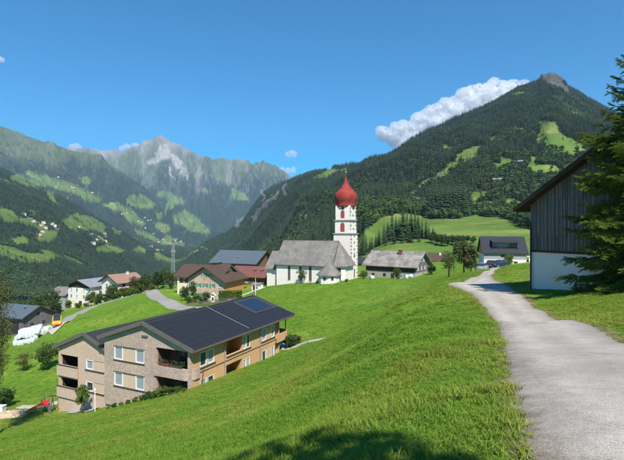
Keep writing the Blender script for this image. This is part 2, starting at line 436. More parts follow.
def far_z(px, d, x, y):
    z = base_f(px, d)
    for k in 'ABCD':
        R = RIDGE[k]
        dc = ip(px, R['crest'], 2); zc = -(ip(px, R['crest'], 1) - 230) / F * dc
        df = ip(px, R['foot'], 1); zf = ip(px, R['foot'], 2)
        t = (d - df) / (dc - df)
        tc = np.clip(t, 0, 1)
        zz = np.where(t < 0, zf + 2.0 * t * np.maximum(np.abs(zc - zf), 60), zf + (zc - zf) * tc ** R["pw"])
        zz = np.where(t > 1, zc - R['back'] * (d - dc), zz)
        env = np.clip(np.minimum(tc * 4, 1), 0, 1) * np.clip(np.abs(t - 1) * 5 + 0.08, 0, 1)
        if k == 'A':
            nz = 34 * fbm(x / 420, y / 420, 5) + 30 * ridged(x / 330 + 3, y / 620, 4)
        elif k == 'B':
            nz = 40 * fbm(x / 500 + 7, y / 500, 5) + 22 * ridged(x / 330, y / 600, 4)
        elif k == 'C':
            u = px / 9.0
            qx = x + 300 * fbm(x / 900 + 2, y / 900, 3)
            nz = 110 * ridged(qx / 620 + 11, y / 1300, 6, .55) + 55 * fbm(x / 400, y / 400, 6, .6) + 30 * ridged(x / 150, y / 300, 4, .6)
        else:
            qx = x + 500 * fbm(x / 1500 + 2, y / 1500, 3); qy = y + 500 * fbm(x / 1500, y / 1500 + 6, 3)
            nz = 190 * ridged(qx / 900 + 5, qy / 1900, 6, 0.55) + 90 * fbm(x / 380, y / 380, 6, .6) + 45 * ridged(x / 170, y / 330, 4, .6)
            env = np.maximum(env, 0.10)
        zz = zz + nz * env * (1.0 if k in 'AB' else 0.9)
        # smooth maximum
        kk = 8.0 if k in 'AB' else 30.0
        h = np.clip(0.5 + 0.5 * (zz - z) / kk, 0, 1)
        z = z + (zz - z) * h + kk * h * (1 - h)
    return z

def sstep(a, b, v):
    t = np.clip((v - a) / (b - a), 0, 1)
    return t * t * (3 - 2 * t)

def ground_z(x, y):
    x = np.atleast_1d(np.asarray(x, float)); y = np.atleast_1d(np.asarray(y, float))
    r = np.hypot(x, y)
    th = np.clip(np.arctan2(x, y), -0.95, 0.95)
    px = 312 + F * np.tan(th)
    d = np.maximum(r * np.cos(th), 1)
    wgt = sstep(195, 290, r)
    z = np.zeros(len(x))
    nm = wgt < 1
    if nm.any():
        z[nm] = near_z(x[nm], y[nm])
    fm = wgt > 0
    if fm.any():
        fz = far_z(px[fm], d[fm], x[fm], y[fm])
        z[fm] = z[fm] * (1 - wgt[fm]) + fz * wgt[fm]
    bump_n = 0.05 * perlin(x / 1.7, y / 1.7) + 0.16 * perlin(x / 7, y / 7)
    return z + bump_n * np.clip((r - 2) / 8, 0.25, 1)
def gz(x, y):
    return float(ground_z([x], [y])[0])

# ------------------------------------------------------------------ mesh helpers
def np_mesh(name, verts, faces):
    me = bpy.data.meshes.new(name)
    verts = np.asarray(verts, np.float32); faces = np.asarray(faces, np.int32)
    nf, k = faces.shape
    me.vertices.add(len(verts)); me.vertices.foreach_set('co', verts.ravel())
    me.loops.add(nf * k); me.loops.foreach_set('vertex_index', faces.ravel())
    me.polygons.add(nf); me.polygons.foreach_set('loop_start', np.arange(0, nf * k, k, dtype=np.int32))
    me.polygons.foreach_set('loop_total', np.full(nf, k, np.int32))
    me.update(calc_edges=True)
    return me

def link(name, me, mat=None, parent=None, loc=None, rotz=None):
    o = bpy.data.objects.new(name, me)
    COL.objects.link(o)
    if mat is not None and me is not None and not me.materials:
        me.materials.append(mat)
    if parent: o.parent = parent
    if loc is not None: o.location = loc
    if rotz is not None: o.rotation_euler = (0, 0, rotz)
    return o

LABELS = {}
def tag(o, label, cat, group=None):
    o['label'] = label; o['category'] = cat
    if group: o['group'] = group
    return o

def thing(name, label, cat, loc=(0, 0, 0), rotz=0.0, group=None):
    o = link(name, None, None, None, loc, rotz)
    o.empty_display_size = 0.5
    return tag(o, label, cat, group)

class MB:
    """collects shapes for ONE mesh"""
    def __init__(s): s.v = []; s.f = []
    def add(s, vs, fs):
        n = len(s.v); s.v += [tuple(q) for q in vs]; s.f += [tuple(i + n for i in q) for q in fs]
        return s
    def box(s, c, size, rot=None):
        hx, hy, hz = size[0] / 2, size[1] / 2, size[2] / 2
        vs = [Vector((a * hx, b * hy, e * hz)) for a in (-1, 1) for b in (-1, 1) for e in (-1, 1)]
        if rot is not None:
            R = rot if isinstance(rot, Matrix) else Matrix.Rotation(rot, 3, 'Z')
            vs = [R @ q for q in vs]
        vs = [q + Vector(c) for q in vs]
        return s.add(vs, [(0, 1, 3, 2), (4, 6, 7, 5), (0, 4, 5, 1), (2, 3, 7, 6), (0, 2, 6, 4), (1, 5, 7, 3)])
    def bx(s, x0, x1, y0, y1, z0, z1):
        return s.box(((x0 + x1) / 2, (y0 + y1) / 2, (z0 + z1) / 2), (x1 - x0, y1 - y0, z1 - z0))
    def bar(s, a, b, w, h=None):
        a, b = Vector(a), Vector(b); d = b - a; h = h or w
        q = d.to_track_quat('Z', 'Y').to_matrix()
        return s.box((a + b) / 2, (w, h, d.length), q)
    def prism(s, poly, thick):
        """poly: list of 3d points (planar, ordered); thick: offset vector"""
        n = len(poly); t = Vector(thick)
        vs = [Vector(p) for p in poly] + [Vector(p) + t for p in poly]
        fs = [tuple(range(n))[::-1], tuple(range(n, 2 * n))] + [(i, (i + 1) % n, n + (i + 1) % n, n + i) for i in range(n)]
        return s.add(vs, fs)
    def tube(s, pts, radii, seg=8, cap=True):
        pts = [Vector(p) for p in pts]; rings = []
        for i, p in enumerate(pts):
            d = (pts[min(i + 1, len(pts) - 1)] - pts[max(i - 1, 0)]).normalized()
            u = d.orthogonal().normalized() if i == 0 else (pu - d * pu.dot(d)).normalized()
            pu = u; vv = d.cross(u)
            r = radii[i] if isinstance(radii, (list, tuple)) else radii
            rings.append([p + (u * math.cos(2 * math.pi * k / seg) + vv * math.sin(2 * math.pi * k / seg)) * r for k in range(seg)])
        vs = [q for rr in rings for q in rr]; fs = []
        for i in range(len(pts) - 1):
            for k in range(seg):
                k2 = (k + 1) % seg
                fs.append((i * seg + k, i * seg + k2, (i + 1) * seg + k2, (i + 1) * seg + k))
        if cap:
            fs.append(tuple(range(seg))[::-1]); fs.append(tuple((len(pts) - 1) * seg + k for k in range(seg)))
        return s.add(vs, fs)
    def lathe(s, prof, seg=16, c=(0, 0), rot=0, sq=False):
        vs = []; fs = []
        for (r, z) in prof:
            for k in range(seg):
                a = 2 * math.pi * k / seg + rot
                vs.append((c[0] + r * math.cos(a), c[1] + r * math.sin(a), z))
        for i in range(len(prof) - 1):
            for k in range(seg):
                k2 = (k + 1) % seg
                fs.append((i * seg + k, i * seg + k2, (i + 1) * seg + k2, (i + 1) * seg + k))
        fs.append(tuple(range(seg))[::-1]); fs.append(tuple((len(prof) - 1) * seg + k for k in range(seg)))
        return s.add(vs, fs)
    def mesh(s, name, smooth=False):
        me = bpy.data.meshes.new(name)
        me.from_pydata(s.v, [], s.f); me.update()
        if smooth:
            me.polygons.foreach_set('use_smooth', [True] * len(me.polygons))
        return me
    def build(s, name, mat, parent=None, smooth=False):
        return link(name, s.mesh(name, smooth), mat, parent)

def struct(o):
    o['kind'] = 'structure'; return o
def stuff(o):
    o['kind'] = 'stuff'; return o

def P(px, d, dz=0.0):
    x = (px - 312.0) / F * d
    return Vector((x, d, gz(x, d) + dz))

# ------------------------------------------------------------------ far land cover (where woods, meadows and rock lie)
def ell(px, py, cx, cy, rx, ry, ang):
    a = math.radians(ang); c, s = math.cos(a), math.sin(a)
    dx, dy = px - cx, py - cy
    return ((dx * c + dy * s) / rx) ** 2 + ((-dx * s + dy * c) / ry) ** 2
MEADOWS = [  # as sighted on the slopes: centre, half axes, tilt
 (27, 182, 17, 4.5, 15), (58, 184, 36, 4.8, 18), (92, 198, 10, 3.5, 15), (50, 197, 11, 3, 40), (85, 223, 21, 8.5, 10), (8, 216, 15, 5, 22), (30, 222, 9, 4, 20),
 (47, 236, 10, 6, -10), (40, 226, 7, 4, 40), (108, 250, 14, 4.5, 8), (140, 250, 9, 3.5, 0), (22, 241, 8, 4, 10),
 (141, 202, 13, 6.5, 20), (164, 194, 8, 3.5, 0), (176, 199, 9, 5, 15), (188, 221, 16, 6.5, 18), (196, 229, 12, 3, 10), (148, 236, 13, 3.5, 30), (128, 214, 18, 4.5, 35), (163, 228, 10, 3.5, 20),
 (86, 181, 6, 4, 0), (205, 190, 8, 3, 15), (112, 207, 9, 2.5, 25), (175, 243, 13, 3, 12), (118, 232, 9, 2.5, 30),
 (238, 195, 8, 5, 30), (222, 178, 10, 3, 20),
 (470, 153, 16, 6.0, -22), (431, 180, 36, 2.4, -36), (500, 166, 9, 4, 0), (535, 160, 6, 3, 0), (448, 150, 5, 3, -20), (480, 196, 10, 4, -20), (515, 205, 10, 4, 20), (493, 140, 5, 2.4, -10), (552, 133, 18, 7.5, 38), (566, 147, 20, 8.5, 18), (541, 139, 13, 3.5, 40), (546, 169, 18, 5, 12), (518, 94, 6, 2.6, -15), (580, 116, 7, 2, 32),
 (509, 162, 8, 2.5, 15), (519, 130, 5, 2, 10), (484, 205, 12, 3, -10), (345, 232, 10, 1.5, -20), (330, 173, 16, 2.2, -18), (455, 160, 4, 1.5, -20), (300, 218, 8, 2, -30)]
ROCKS = [(266, 204, 14, 3.2, -52), (273, 197, 10, 2.4, -45), (257, 214, 9, 3, -60), (285, 190, 7, 1.8, -60), (553, 78, 12, 7.5, 8), (562, 88, 10, 4, 35), (415, 192, 18, 2.6, -36), (430, 182, 12, 2, -40), (372, 203, 8, 2, -30), (240, 222, 6, 2.5, -50), (262, 196, 9, 2.2, -70)]
SCREE = [(158, 157, 15, 2.6, -42), (174, 160, 19, 3.2, 48), (166, 155, 9, 5, 0), (185, 172, 8, 1.8, 60), (166, 149, 8, 3.5, 10), (180, 166, 10, 1.6, 70), (171, 172, 9, 1.3, 75)]
def meadow_top(px):
    return np.interp(px, [340, 352, 362, 372, 384, 392, 410, 440, 470, 500, 512, 522, 535, 560, 640], [252, 246, 233, 224, 217, 214.5, 214, 219, 217, 217, 221, 228, 231, 232, 232])

def cover(x, y, z):
    """returns rgb and tree probability of far ground points"""
    d = np.maximum(y, 1.0)
    px = 312 + F * x / d; py = 230 - F * z / d
    r = np.hypot(x, y)
    n1 = fbm(x / (r * 0.03 + 30), y / (r * 0.03 + 30), 4)
    n2 = fbm(x / 90 + 5, y / 90, 4)
    wx = px + 6 * fbm(px / 20 + 3, py / 12, 4, .6); wy = py + 3.2 * fbm(px / 20, py / 10 + 8, 4, .6)
    me = np.zeros(len(x)); ro = np.zeros(len(x)); sc = np.zeros(len(x))
    for (cx, cy, rx, ry, a) in MEADOWS:
        e = ell(wx, wy, cx, cy, rx, ry, a); me = np.maximum(me, sstep(1.15, 0.85, e))
    for (cx, cy, rx, ry, a) in ROCKS:
        e = ell(wx, wy, cx, cy, rx, ry, a) + 0.9 * n1 + (.9 * n2 if cx < 400 else 0); ro = np.maximum(ro, sstep(1.2, 0.7, e))
    for (cx, cy, rx, ry, a) in SCREE:
        e = ell(wx, wy, cx, cy, rx, ry, a) + 0.7 * n1; sc = np.maximum(sc, sstep(1.2, 0.7, e) * (d > 6500))
    # the big meadow at the foot of the right-hand mountain
    foot = (px > 335) & (d < 1000) & (wy > meadow_top(px))
    me = np.where(foot, 1.0, me)
    me = np.where((r < 262), 1.0, me)
    alp = sstep(640, 900, z + 160 * n1) * ((d > 3900) & (d < 7200)) + sstep(700, 1150, z + 260 * n1) * (d >= 7200)
    rk = np.zeros(len(x))
    rk = np.maximum(rk, sstep(1250, 1750, z + 330 * n1) * (d > 6800))
    n3 = ridged(x / 120 + 3 * n1, y / 520, 4, .6)
    rk = np.maximum(rk, np.where(d > 6800, .8, .35) * sstep(0.25, 0.6, n1) * alp)
    rk = np.maximum(rk, np.where(d > 6800, .42, .2) * sstep(.9, 1.5, n3 + .5 * n1) * sstep(250, 800, z) * (d > 3900))
    sm = sstep(.33, .42, fbm(x / 210 + 40, y / 330 - 7, 4, .55)) * (px < 210) * (z < 420) * (d > 900)
    me = np.maximum(me, sm)
    forest = np.array([0.026, 0.043, 0.018]); mead = np.array([0.100, 0.170, 0.032]); alpc = np.array([0.085, 0.110, 0.040])
    rock = np.array([0.23, 0.222, 0.21]); scree = np.array([0.34, 0.32, 0.295])
    c = forest[None] * (1 + 0.3 * n2[:, None])
    tone = (1 + 0.22 * n1 + 0.15 * n2)[:, None]
    dry = sstep(-0.1, 0.5, fbm(x / 160, y / 60 + 3, 3))[:, None]
    mc = mead[None] * tone * (1 - dry) + np.array([0.18, 0.215, 0.055])[None] * tone * dry
    c = c * (1 - me[:, None]) + mc * me[:, None]
    c = c * (1 - alp[:, None]) + alpc[None] * tone * alp[:, None]
    c = c * (1 - rk[:, None]) + rock[None] * tone * rk[:, None]
    rdk = np.where(px > 450, .42, .62)[:, None] * (1 + .5 * n2[:, None])
    c = c * (1 - ro[:, None]) + rock[None] * rdk * tone * ro[:, None]
    c = c * (1 - sc[:, None]) + scree[None] * sc[:, None]
    tp = (1 - me) * (1 - np.clip(alp * 1.1, 0, 1)) * (1 - ro) * (1 - sc) * (1 - rk)
    return np.clip(c, 0.004, 0.8), tp, px, py

# ------------------------------------------------------------------ ground sheets
fine = np.radians(np.arange(-43, 43.001, 0.095))
coarse_a = np.radians(np.arange(-180, -43, 4.0)); coarse_b = np.radians(np.arange(47, 180, 4.0))
AZ = np.concatenate([coarse_a, fine, coarse_b])
RR = np.concatenate([np.geomspace(0.3, 262, 280), np.geomspace(262, 4000, 330)[1:], np.arange(4022, 9350, 24.0), np.linspace(9400, 11000, 12)])
NR = len(RR); SPLIT = 279

def polar(i0, i1, azs, closed):
    r = RR[i0:i1]
    rg, ag = np.meshgrid(r, azs, indexing='ij')
    x = (rg * np.sin(ag)).ravel(); y = (rg * np.cos(ag)).ravel()
    z = ground_z(x, y)
    na = len(azs); nr = len(r)
    ii, jj = np.meshgrid(np.arange(nr - 1), np.arange(na if closed else na - 1), indexing='ij')
    j2 = (jj + 1) % na
    fa = np.stack([ii * na + jj, (ii + 1) * na + jj, (ii + 1) * na + j2, ii * na + j2], -1).reshape(-1, 4)
    return np.stack([x, y, z], 1), fa[:, ::-1]

# meadow ground (near)
gm, t, b, _ = newmat('meadow_soil_and_sward')
v = objco(t)
na = noise_node(t, v, 0.07, 4, 0.6); nb = noise_node(t, v, 0.9, 5, 0.65); ncn = noise_node(t, v, 9.0, 5, 0.7)
mp = objco(t, (0.9, 0.22, 0.5)); ns = noise_node(t, mp, 0.35, 4, 0.6)
ca = ramp(t, na, [(0.32, (0.095, 0.190, 0.016)), (0.52, (0.130, 0.238, 0.021)), (0.7, (0.205, 0.270, 0.040))])
cb = mixc(t, 0.55, ca, ramp(t, nb, [(0.3, (0.62, 0.66, 0.6)), (0.7, (1.25, 1.2, 1.3))]), 'MULTIPLY')
cc = mixc(t, 0.6, cb, ramp(t, ncn, [(0.3, (0.55, 0.58, 0.5)), (0.72, (1.35, 1.3, 1.3))]), 'MULTIPLY')
cd = mixc(t, 0.35, cc, ramp(t, ns, [(0.35, (0.75, 0.8, 0.7)), (0.65, (1.2, 1.15, 1.25))]), 'MULTIPLY')
t.links.new(cd, b.inputs['Base Color'])
b.inputs['Roughness'].default_value = 0.9; b.inputs['Specular IOR Level'].default_value = 0.1
bump(t, b, ncn, 0.5, 0.05)
vn, fn = polar(0, SPLIT + 1, AZ, True)
me = np_mesh('ground', vn, fn)
me.polygons.foreach_set('use_smooth', np.ones(len(me.polygons), bool))
ground = struct(link('meadow_ground', me, gm))

# far terrain
fm_, t, b, _ = newmat('mountain_land')
at = N(t, 'ShaderNodeAttribute', attribute_name='cover')
v = objco(t)
n1 = noise_node(t, v, 0.02, 6, 0.65); n2 = noise_node(t, v, 0.004, 6, 0.7)
c1 = mixc(t, 0.5, at.outputs['Color'], ramp(t, n1, [(0.3, (0.6, 0.62, 0.6)), (0.7, (1.3, 1.25, 1.3))]), 'MULTIPLY')
c2 = mixc(t, 0.4, c1, ramp(t, n2, [(0.3, (0.7, 0.7, 0.7)), (0.7, (1.25, 1.25, 1.25))]), 'MULTIPLY')
t.links.new(c2, b.inputs['Base Color'])
b.inputs['Roughness'].default_value = 0.95; b.inputs['Specular IOR Level'].default_value = 0.05
bump(t, b, n1, 0.8, 12.0)
az_far = np.concatenate([np.radians(np.arange(-62, -43, 1.0)), fine, np.radians(np.arange(44, 63, 1.0))])
vf, ff = polar(SPLIT, NR, az_far, False)
me = np_mesh('terrain', vf, ff)
colr, tp, _, _ = cover(vf[:, 0], vf[:, 1], vf[:, 2])
ca_ = me.color_attributes.new('cover', 'FLOAT_COLOR', 'POINT')
ca_.data.foreach_set('color', np.concatenate([colr, np.ones((len(colr), 1))], 1).astype(np.float32).ravel())
me.polygons.foreach_set('use_smooth', np.ones(len(me.polygons), bool))
mountains = struct(link('mountain_terrain', me, fm_))

# horizon scan in polar space, used to leave out trees nobody can see
nrf = NR - SPLIT; nzf = len(az_far)
zz = vf[:, 2].reshape(nrf, nzf); rr_ = RR[SPLIT:]
elev = zz / rr_[:, None]
hor = np.maximum.accumulate(elev, axis=0)
def visible(x, y, ztop, margin):
    r = np.hypot(x, y); a = np.arctan2(x, y)
    i = np.clip(np.searchsorted(rr_, r) - 1, 0, nrf - 1); j = np.clip(np.searchsorted(az_far, a), 0, nzf - 1)
    return ztop / r > hor[i, j] - margin
def hit(px, py):
    """distance at which the sight line of a photo pixel meets the far land"""
    ds = np.geomspace(270, 9500, 900)
    xs = (px - 312.0) / F * ds
    zs = ground_z(xs, ds)
    pys = 230 - F * zs / ds
    k = np.where(pys <= py)[0]
    return None if len(k) == 0 else float(ds[k[0]])

# ------------------------------------------------------------------ roads
def strip(name, Lp, Rp, mat, lift=0.03, step=0.6, nx=7, jag=0.08, kind=True):
    Lp, Rp = np.array(Lp, float), np.array(Rp, float)
    def smooth(Q):
        s = np.concatenate([[0], np.cumsum(np.hypot(*np.diff(Q, axis=0).T))]); s /= s[-1]
        return s, Q
    k = len(Lp); tt = np.arange(k)
    n = int(max(np.hypot(*np.diff(Lp, axis=0).T).sum(), np.hypot(*np.diff(Rp, axis=0).T).sum()) / step) + 2
    u = np.linspace(0, k - 1, n)
    def cr(Q):
        i = np.clip(np.floor(u).astype(int), 0, k - 2); f = (u - i)[:, None]
        p0 = Q[np.clip(i - 1, 0, k - 1)]; p1 = Q[i]; p2 = Q[i + 1]; p3 = Q[np.clip(i + 2, 0, k - 1)]
        return 0.5 * ((2 * p1) + (p2 - p0) * f + (2 * p0 - 5 * p1 + 4 * p2 - p3) * f ** 2 + (-p0 + 3 * p1 - 3 * p2 + p3) * f ** 3)
    A, B = cr(Lp), cr(Rp)
    V = []
    for q in range(nx):
        f = q / (nx - 1)
        pt = A * (1 - f) + B * f
        if q in (0, nx - 1):
            s = np.arange(n) * step
            off = jag * (perlin(s / 1.1, np.full(n, 3.7 + q)) + 0.7 * perlin(s / 0.35, np.full(n, 9.7 + q)))
            dirv = (B - A) / np.linalg.norm(B - A, axis=1)[:, None]
            pt = pt + dirv * off[:, None]
        V.append(pt)
    V = np.stack(V, 1)
    z = ground_z(V[..., 0].ravel(), V[..., 1].ravel()).reshape(n, nx) + lift
    z[:, 0] -= lift * 0.9; z[:, -1] -= lift * 0.9
    verts = np.concatenate([V, z[..., None]], -1).reshape(-1, 3)
    ii, jj = np.meshgrid(np.arange(n - 1), np.arange(nx - 1), indexing='ij')
    fa = np.stack([ii * nx + jj, ii * nx + jj + 1, (ii + 1) * nx + jj + 1, (ii + 1) * nx + jj], -1).reshape(-1, 4)
    me = np_mesh(name, verts, fa)
    me.polygons.foreach_set('use_smooth', np.ones(len(me.polygons), bool))
    aa = me.attributes.new('across', 'FLOAT', 'POINT'); aa.data.foreach_set('value', np.tile(np.linspace(0, 1, nx), n).astype(np.float32))
    return struct(link(name, me, mat)), A, B

am, t, b, _ = newmat('pale_worn_asphalt')
v = objco(t)
vo = N(t, 'ShaderNodeTexVoronoi'); vo.inputs['Scale'].default_value = 95
t.links.new(v, vo.inputs['Vector'])
f1 = noise_node(t, v, 60, 4, 0.7); f2 = noise_node(t, v, 0.5, 5, 0.6); f3 = noise_node(t, v, 3.5, 6, 0.7)
c1 = ramp(t, f2, [(0.3, (0.315, 0.28, 0.24)), (0.7, (0.42, 0.378, 0.33))])
c1 = mixc(t, 0.75, c1, ramp(t, vo.outputs['Color'], [(0.1, (0.6, 0.6, 0.6)), (0.9, (1.35, 1.35, 1.35))]), 'MULTIPLY')
c1 = mixc(t, 0.5, c1, ramp(t, f3, [(0.32, (0.72, 0.70, 0.68)), (0.6, (1.12, 1.12, 1.12))]), 'MULTIPLY')
cr_ = N(t, 'ShaderNodeTexVoronoi', feature='DISTANCE_TO_EDGE'); cr_.inputs['Scale'].default_value = 0.33
wv = mixc(t, 0.12, v, noise_node(t, v, 1.3, 5, 0.7), 'ADD')
t.links.new(wv, cr_.inputs['Vector'])
c1 = mixc(t, ramp(t, cr_.outputs['Distance'], [(0.0, (0.22, 0.22, 0.22)), (0.010, (0, 0, 0))]), c1, (0.14, 0.13, 0.12))
ac = N(t, 'ShaderNodeAttribute', attribute_name='across')
wob = N(t, 'ShaderNodeMath', operation='MULTIPLY_ADD'); wob.inputs[1].default_value = .22; wob.inputs[2].default_value = -.11
t.links.new(f3, wob.inputs[0])
acw = N(t, 'ShaderNodeMath', operation='ADD'); t.links.new(ac.outputs['Fac'], acw.inputs[0]); t.links.new(wob.outputs[0], acw.inputs[1])
wear = ramp(t, acw.outputs[0], [(0.0, (.62, .55, .45)), (0.07, (.88, .86, .83)), (0.25, (1.2, 1.2, 1.2)), (0.48, (1.0, .99, .97)), (0.72, (1.2, 1.2, 1.2)), (0.93, (.88, .86, .83)), (1.0, (.62, .55, .45))])
c1 = mixc(t, 1.0, c1, wear, 'MULTIPLY')
t.links.new(c1, b.inputs['Base Color'])
b.inputs['Roughness'].default_value = 0.92; b.inputs['Specular IOR Level'].default_value = 0.2
bump(t, b, f1, 0.5, 0.012)

RL = [(-3.4, -9), (-1.0, -3), (0.25, 0), (1.58, 3.3), (3.0, 7), (4.65, 11), (6.4, 15.5), (8.0, 20), (9.9, 26), (11.5, 32.5), (12.5, 38), (13.0, 43.5), (15.0, 49), (19.6, 56), (27.4, 72), (32.5, 82), (34.0, 92), (36, 103)]
RRt = [(0.2, -9), (2.3, -3), (3.5, 0), (4.75, 3.3), (6.15, 7), (7.6, 11), (9.3, 15.5), (10.9, 20), (12.9, 26), (15.0, 32.5), (16.9, 38), (18.6, 43.5), (20.0, 49), (22.9, 57), (30.6, 74), (35.5, 84), (39.9, 92), (44, 103)]
sm_ = simple('dusty_verge_soil', (0.20, 0.155, 0.095), 0.95, 0.35, 3.0, 0.6, 25)
_rl = np.array(RL); _rr = np.array(RRt); _dv = (_rr - _rl) / np.linalg.norm(_rr - _rl, axis=1)[:, None]
strip('road_shoulder', _rl - _dv * .16, _rr + _dv * .2, sm_, 0.012, 0.2, 9, 0.12)
road, roadA, roadB = strip('road', RL, RRt, am, 0.03, 0.2, 9, 0.07)

def lane(name, pts, wdt, mat, **kw):
    Q = np.array([[(p - 312) / F * d, d] for p, d in pts])
    T = np.gradient(Q, axis=0); T /= np.linalg.norm(T, axis=1)[:, None]
    Nn = np.stack([-T[:, 1], T[:, 0]], 1)
    return strip(name, Q + Nn * wdt / 2, Q - Nn * wdt / 2, mat, **kw)
lm = simple('lane_asphalt', (0.285, 0.26, 0.23), 0.9, 0.12, 0.8, 0.2, 20)
lane_a = lane('lane', [(147, 172), (150, 158), (153, 146), (160, 131), (171, 120), (184, 112), (200, 106), (217, 102), (232, 104)], 4.2, lm, lift=0.25, step=1.0, nx=9)
lane_b = lane('farm_lane', [(152, 186), (132, 171), (108, 161), (91, 152), (76, 138), (66, 124), (56, 115), (40, 112)], 3.6, lm, lift=0.25, step=1.0, nx=9)
lane_c = lane('gravel_path', [(262, 78), (276, 70.5), (290, 66.8), (306, 66), (322, 66), (338, 66.3), (350, 66.5)], 1.8, M['gravel'], lift=0.12, step=0.6)
lane_d = lane('house_path', [(224, 118), (236, 124), (248, 130), (262, 134)], 3.2, M['gravel'], lift=0.2, step=0.8)

# ------------------------------------------------------------------ instancing of uncountable vegetation
def instancer(name, label, cat, pts, scl, rot, idx, tint, protos):
    me = bpy.data.meshes.new(name)
    n = len(pts)
    me.vertices.add(n); me.vertices.foreach_set('co', np.asarray(pts, np.float32).ravel())
    a = me.attributes.new('scl', 'FLOAT_VECTOR', 'POINT'); a.data.foreach_set('vector', np.asarray(scl, np.float32).ravel())
    a = me.attributes.new('rot', 'FLOAT_VECTOR', 'POINT'); a.data.foreach_set('vector', np.asarray(rot, np.float32).ravel())
    a = me.attributes.new('pick', 'INT', 'POINT'); a.data.foreach_set('value', np.asarray(idx, np.int32))
    a = me.attributes.new('tint', 'FLOAT_COLOR', 'POINT')
    a.data.foreach_set('color', np.concatenate([tint, np.ones((n, 1))], 1).astype(np.float32).ravel())
    o = link(name, me)
    ng = bpy.data.node_groups.new(name + '_nodes', 'GeometryNodeTree')
    ng.interface.new_socket('Geometry', in_out='INPUT', socket_type='NodeSocketGeometry')
    ng.interface.new_socket('Geometry', in_out='OUTPUT', socket_type='NodeSocketGeometry')
    gi = ng.nodes.new('NodeGroupInput'); go = ng.nodes.new('NodeGroupOutput')
    ins = ng.nodes.new('GeometryNodeInstanceOnPoints')
    jn = ng.nodes.new('GeometryNodeJoinGeometry')
    for p in reversed(protos):
        oi = ng.nodes.new('GeometryNodeObjectInfo'); oi.inputs['Object'].default_value = p; oi.inputs['As Instance'].default_value = True
        ng.links.new(oi.outputs['Geometry'], jn.inputs[0])
    def attr(nm, ty):
        q = ng.nodes.new('GeometryNodeInputNamedAttribute'); q.data_type = ty; q.inputs['Name'].default_value = nm
        return q.outputs['Attribute']
    ng.links.new(gi.outputs[0], ins.inputs['Points'])
    ng.links.new(jn.outputs[0], ins.inputs['Instance'])
    ins.inputs['Pick Instance'].default_value = True
    ng.links.new(attr('pick', 'INT'), ins.inputs['Instance Index'])
    ng.links.new(attr('rot', 'FLOAT_VECTOR'), ins.inputs['Rotation'])
    ng.links.new(attr('scl', 'FLOAT_VECTOR'), ins.inputs['Scale'])
    ng.links.new(ins.outputs[0], go.inputs[0])
    md = o.modifiers.new('scatter', 'NODES'); md.node_group = ng
    tag(o, label, cat); stuff(o)
    return o

def proto(name, me, mat):
    if not me.materials: me.materials.append(mat)
    return bpy.data.objects.new(name, me)      # geometry source only, not placed in the scene

# --- conifer meshes, unit height 1
def conifer_mesh(name, seed, layers=15, per=9, width=0.17, detail=1, droop=0.35, skirt=0.06):
    r = random.Random(seed); V = []; Fc = []
    for i in range(layers):
        f = i / (layers - 1)
        z = skirt + (1 - skirt) * f ** 0.92
        rad = width * (1 - f) ** 0.85 * r.uniform(0.85, 1.12) + 0.008
        n = max(4, int(per * (1 - 0.45 * f)))
        for k in range(n):
            a = 2 * math.pi * (k + r.random() * 0.8) / n + i * 1.3
            L = rad * r.uniform(0.65, 1.15)
            wd = rad * r.uniform(0.32, 0.5) + 0.004
            dz = -droop * L * r.uniform(0.6, 1.3)
            ca, sa = math.cos(a), math.sin(a)
            base = len(V)
            V += [(0, 0, z + 0.035), (ca * L * .55 - sa * wd, sa * L * .55 + ca * wd, z + dz * .45 - 0.008),
                  (ca * L, sa * L, z + dz), (ca * L * .55 + sa * wd, sa * L * .55 - ca * wd, z + dz * .45 - 0.008),
                  (ca * L * .5, sa * L * .5, z + dz * .3 + 0.018)]
            Fc += [(base, base + 1, base + 4), (base + 1, base + 2, base + 4), (base + 2, base + 3, base + 4), (base + 3, base, base + 4)]
    base = len(V)
    V += [(0.006, 0, 0.96), (-0.003, 0.005, 0.96), (-0.003, -0.005, 0.96), (0, 0, 1.03)]
    Fc += [(base, base + 1, base + 3), (base + 1, base + 2, base + 3), (base + 2, base, base + 3)]
    return np_mesh(name, V, Fc)
def leaf_blob(name, seed, clumps=26, leaves=26, size=0.055, rx=0.34, z0=0.25, z1=1.0, core=True):
    """crown of leaf faces gathered in clumps, unit height"""
    r = np.random.default_rng(seed); V = []; Fc = []
    zc = (z0 + z1) / 2; hz = (z1 - z0) / 2
    cs = r.normal(size=(clumps, 3)); cs /= np.linalg.norm(cs, axis=1)[:, None]
    cs *= (r.random(clumps) ** 0.45 * 0.82)[:, None]
    for c in cs:
        c = np.array([c[0] * rx, c[1] * rx, zc + c[2] * hz])
        cr = r.uniform(0.18, 0.34) * rx * 1.1
        p = r.normal(size=(leaves, 3)); p /= np.linalg.norm(p, axis=1)[:, None]
        nn = p + 0.6 * r.normal(size=(leaves, 3))
        p = c + p * cr * (0.55 + 0.5 * r.random((leaves, 1)))
        for q, nv in zip(p, nn):
            nv = nv / np.linalg.norm(nv)
            u = np.cross(nv, [0.3, 0.2, 1.0]); u /= np.linalg.norm(u); w_ = np.cross(nv, u)
            s = size * r.uniform(0.6, 1.3)
            b0 = len(V)
            V += [q - u * s, q - w_ * s * .6, q + u * s, q + w_ * s * .6]
            Fc.append((b0, b0 + 1, b0 + 2, b0 + 3))
    return np_mesh(name, V, Fc)

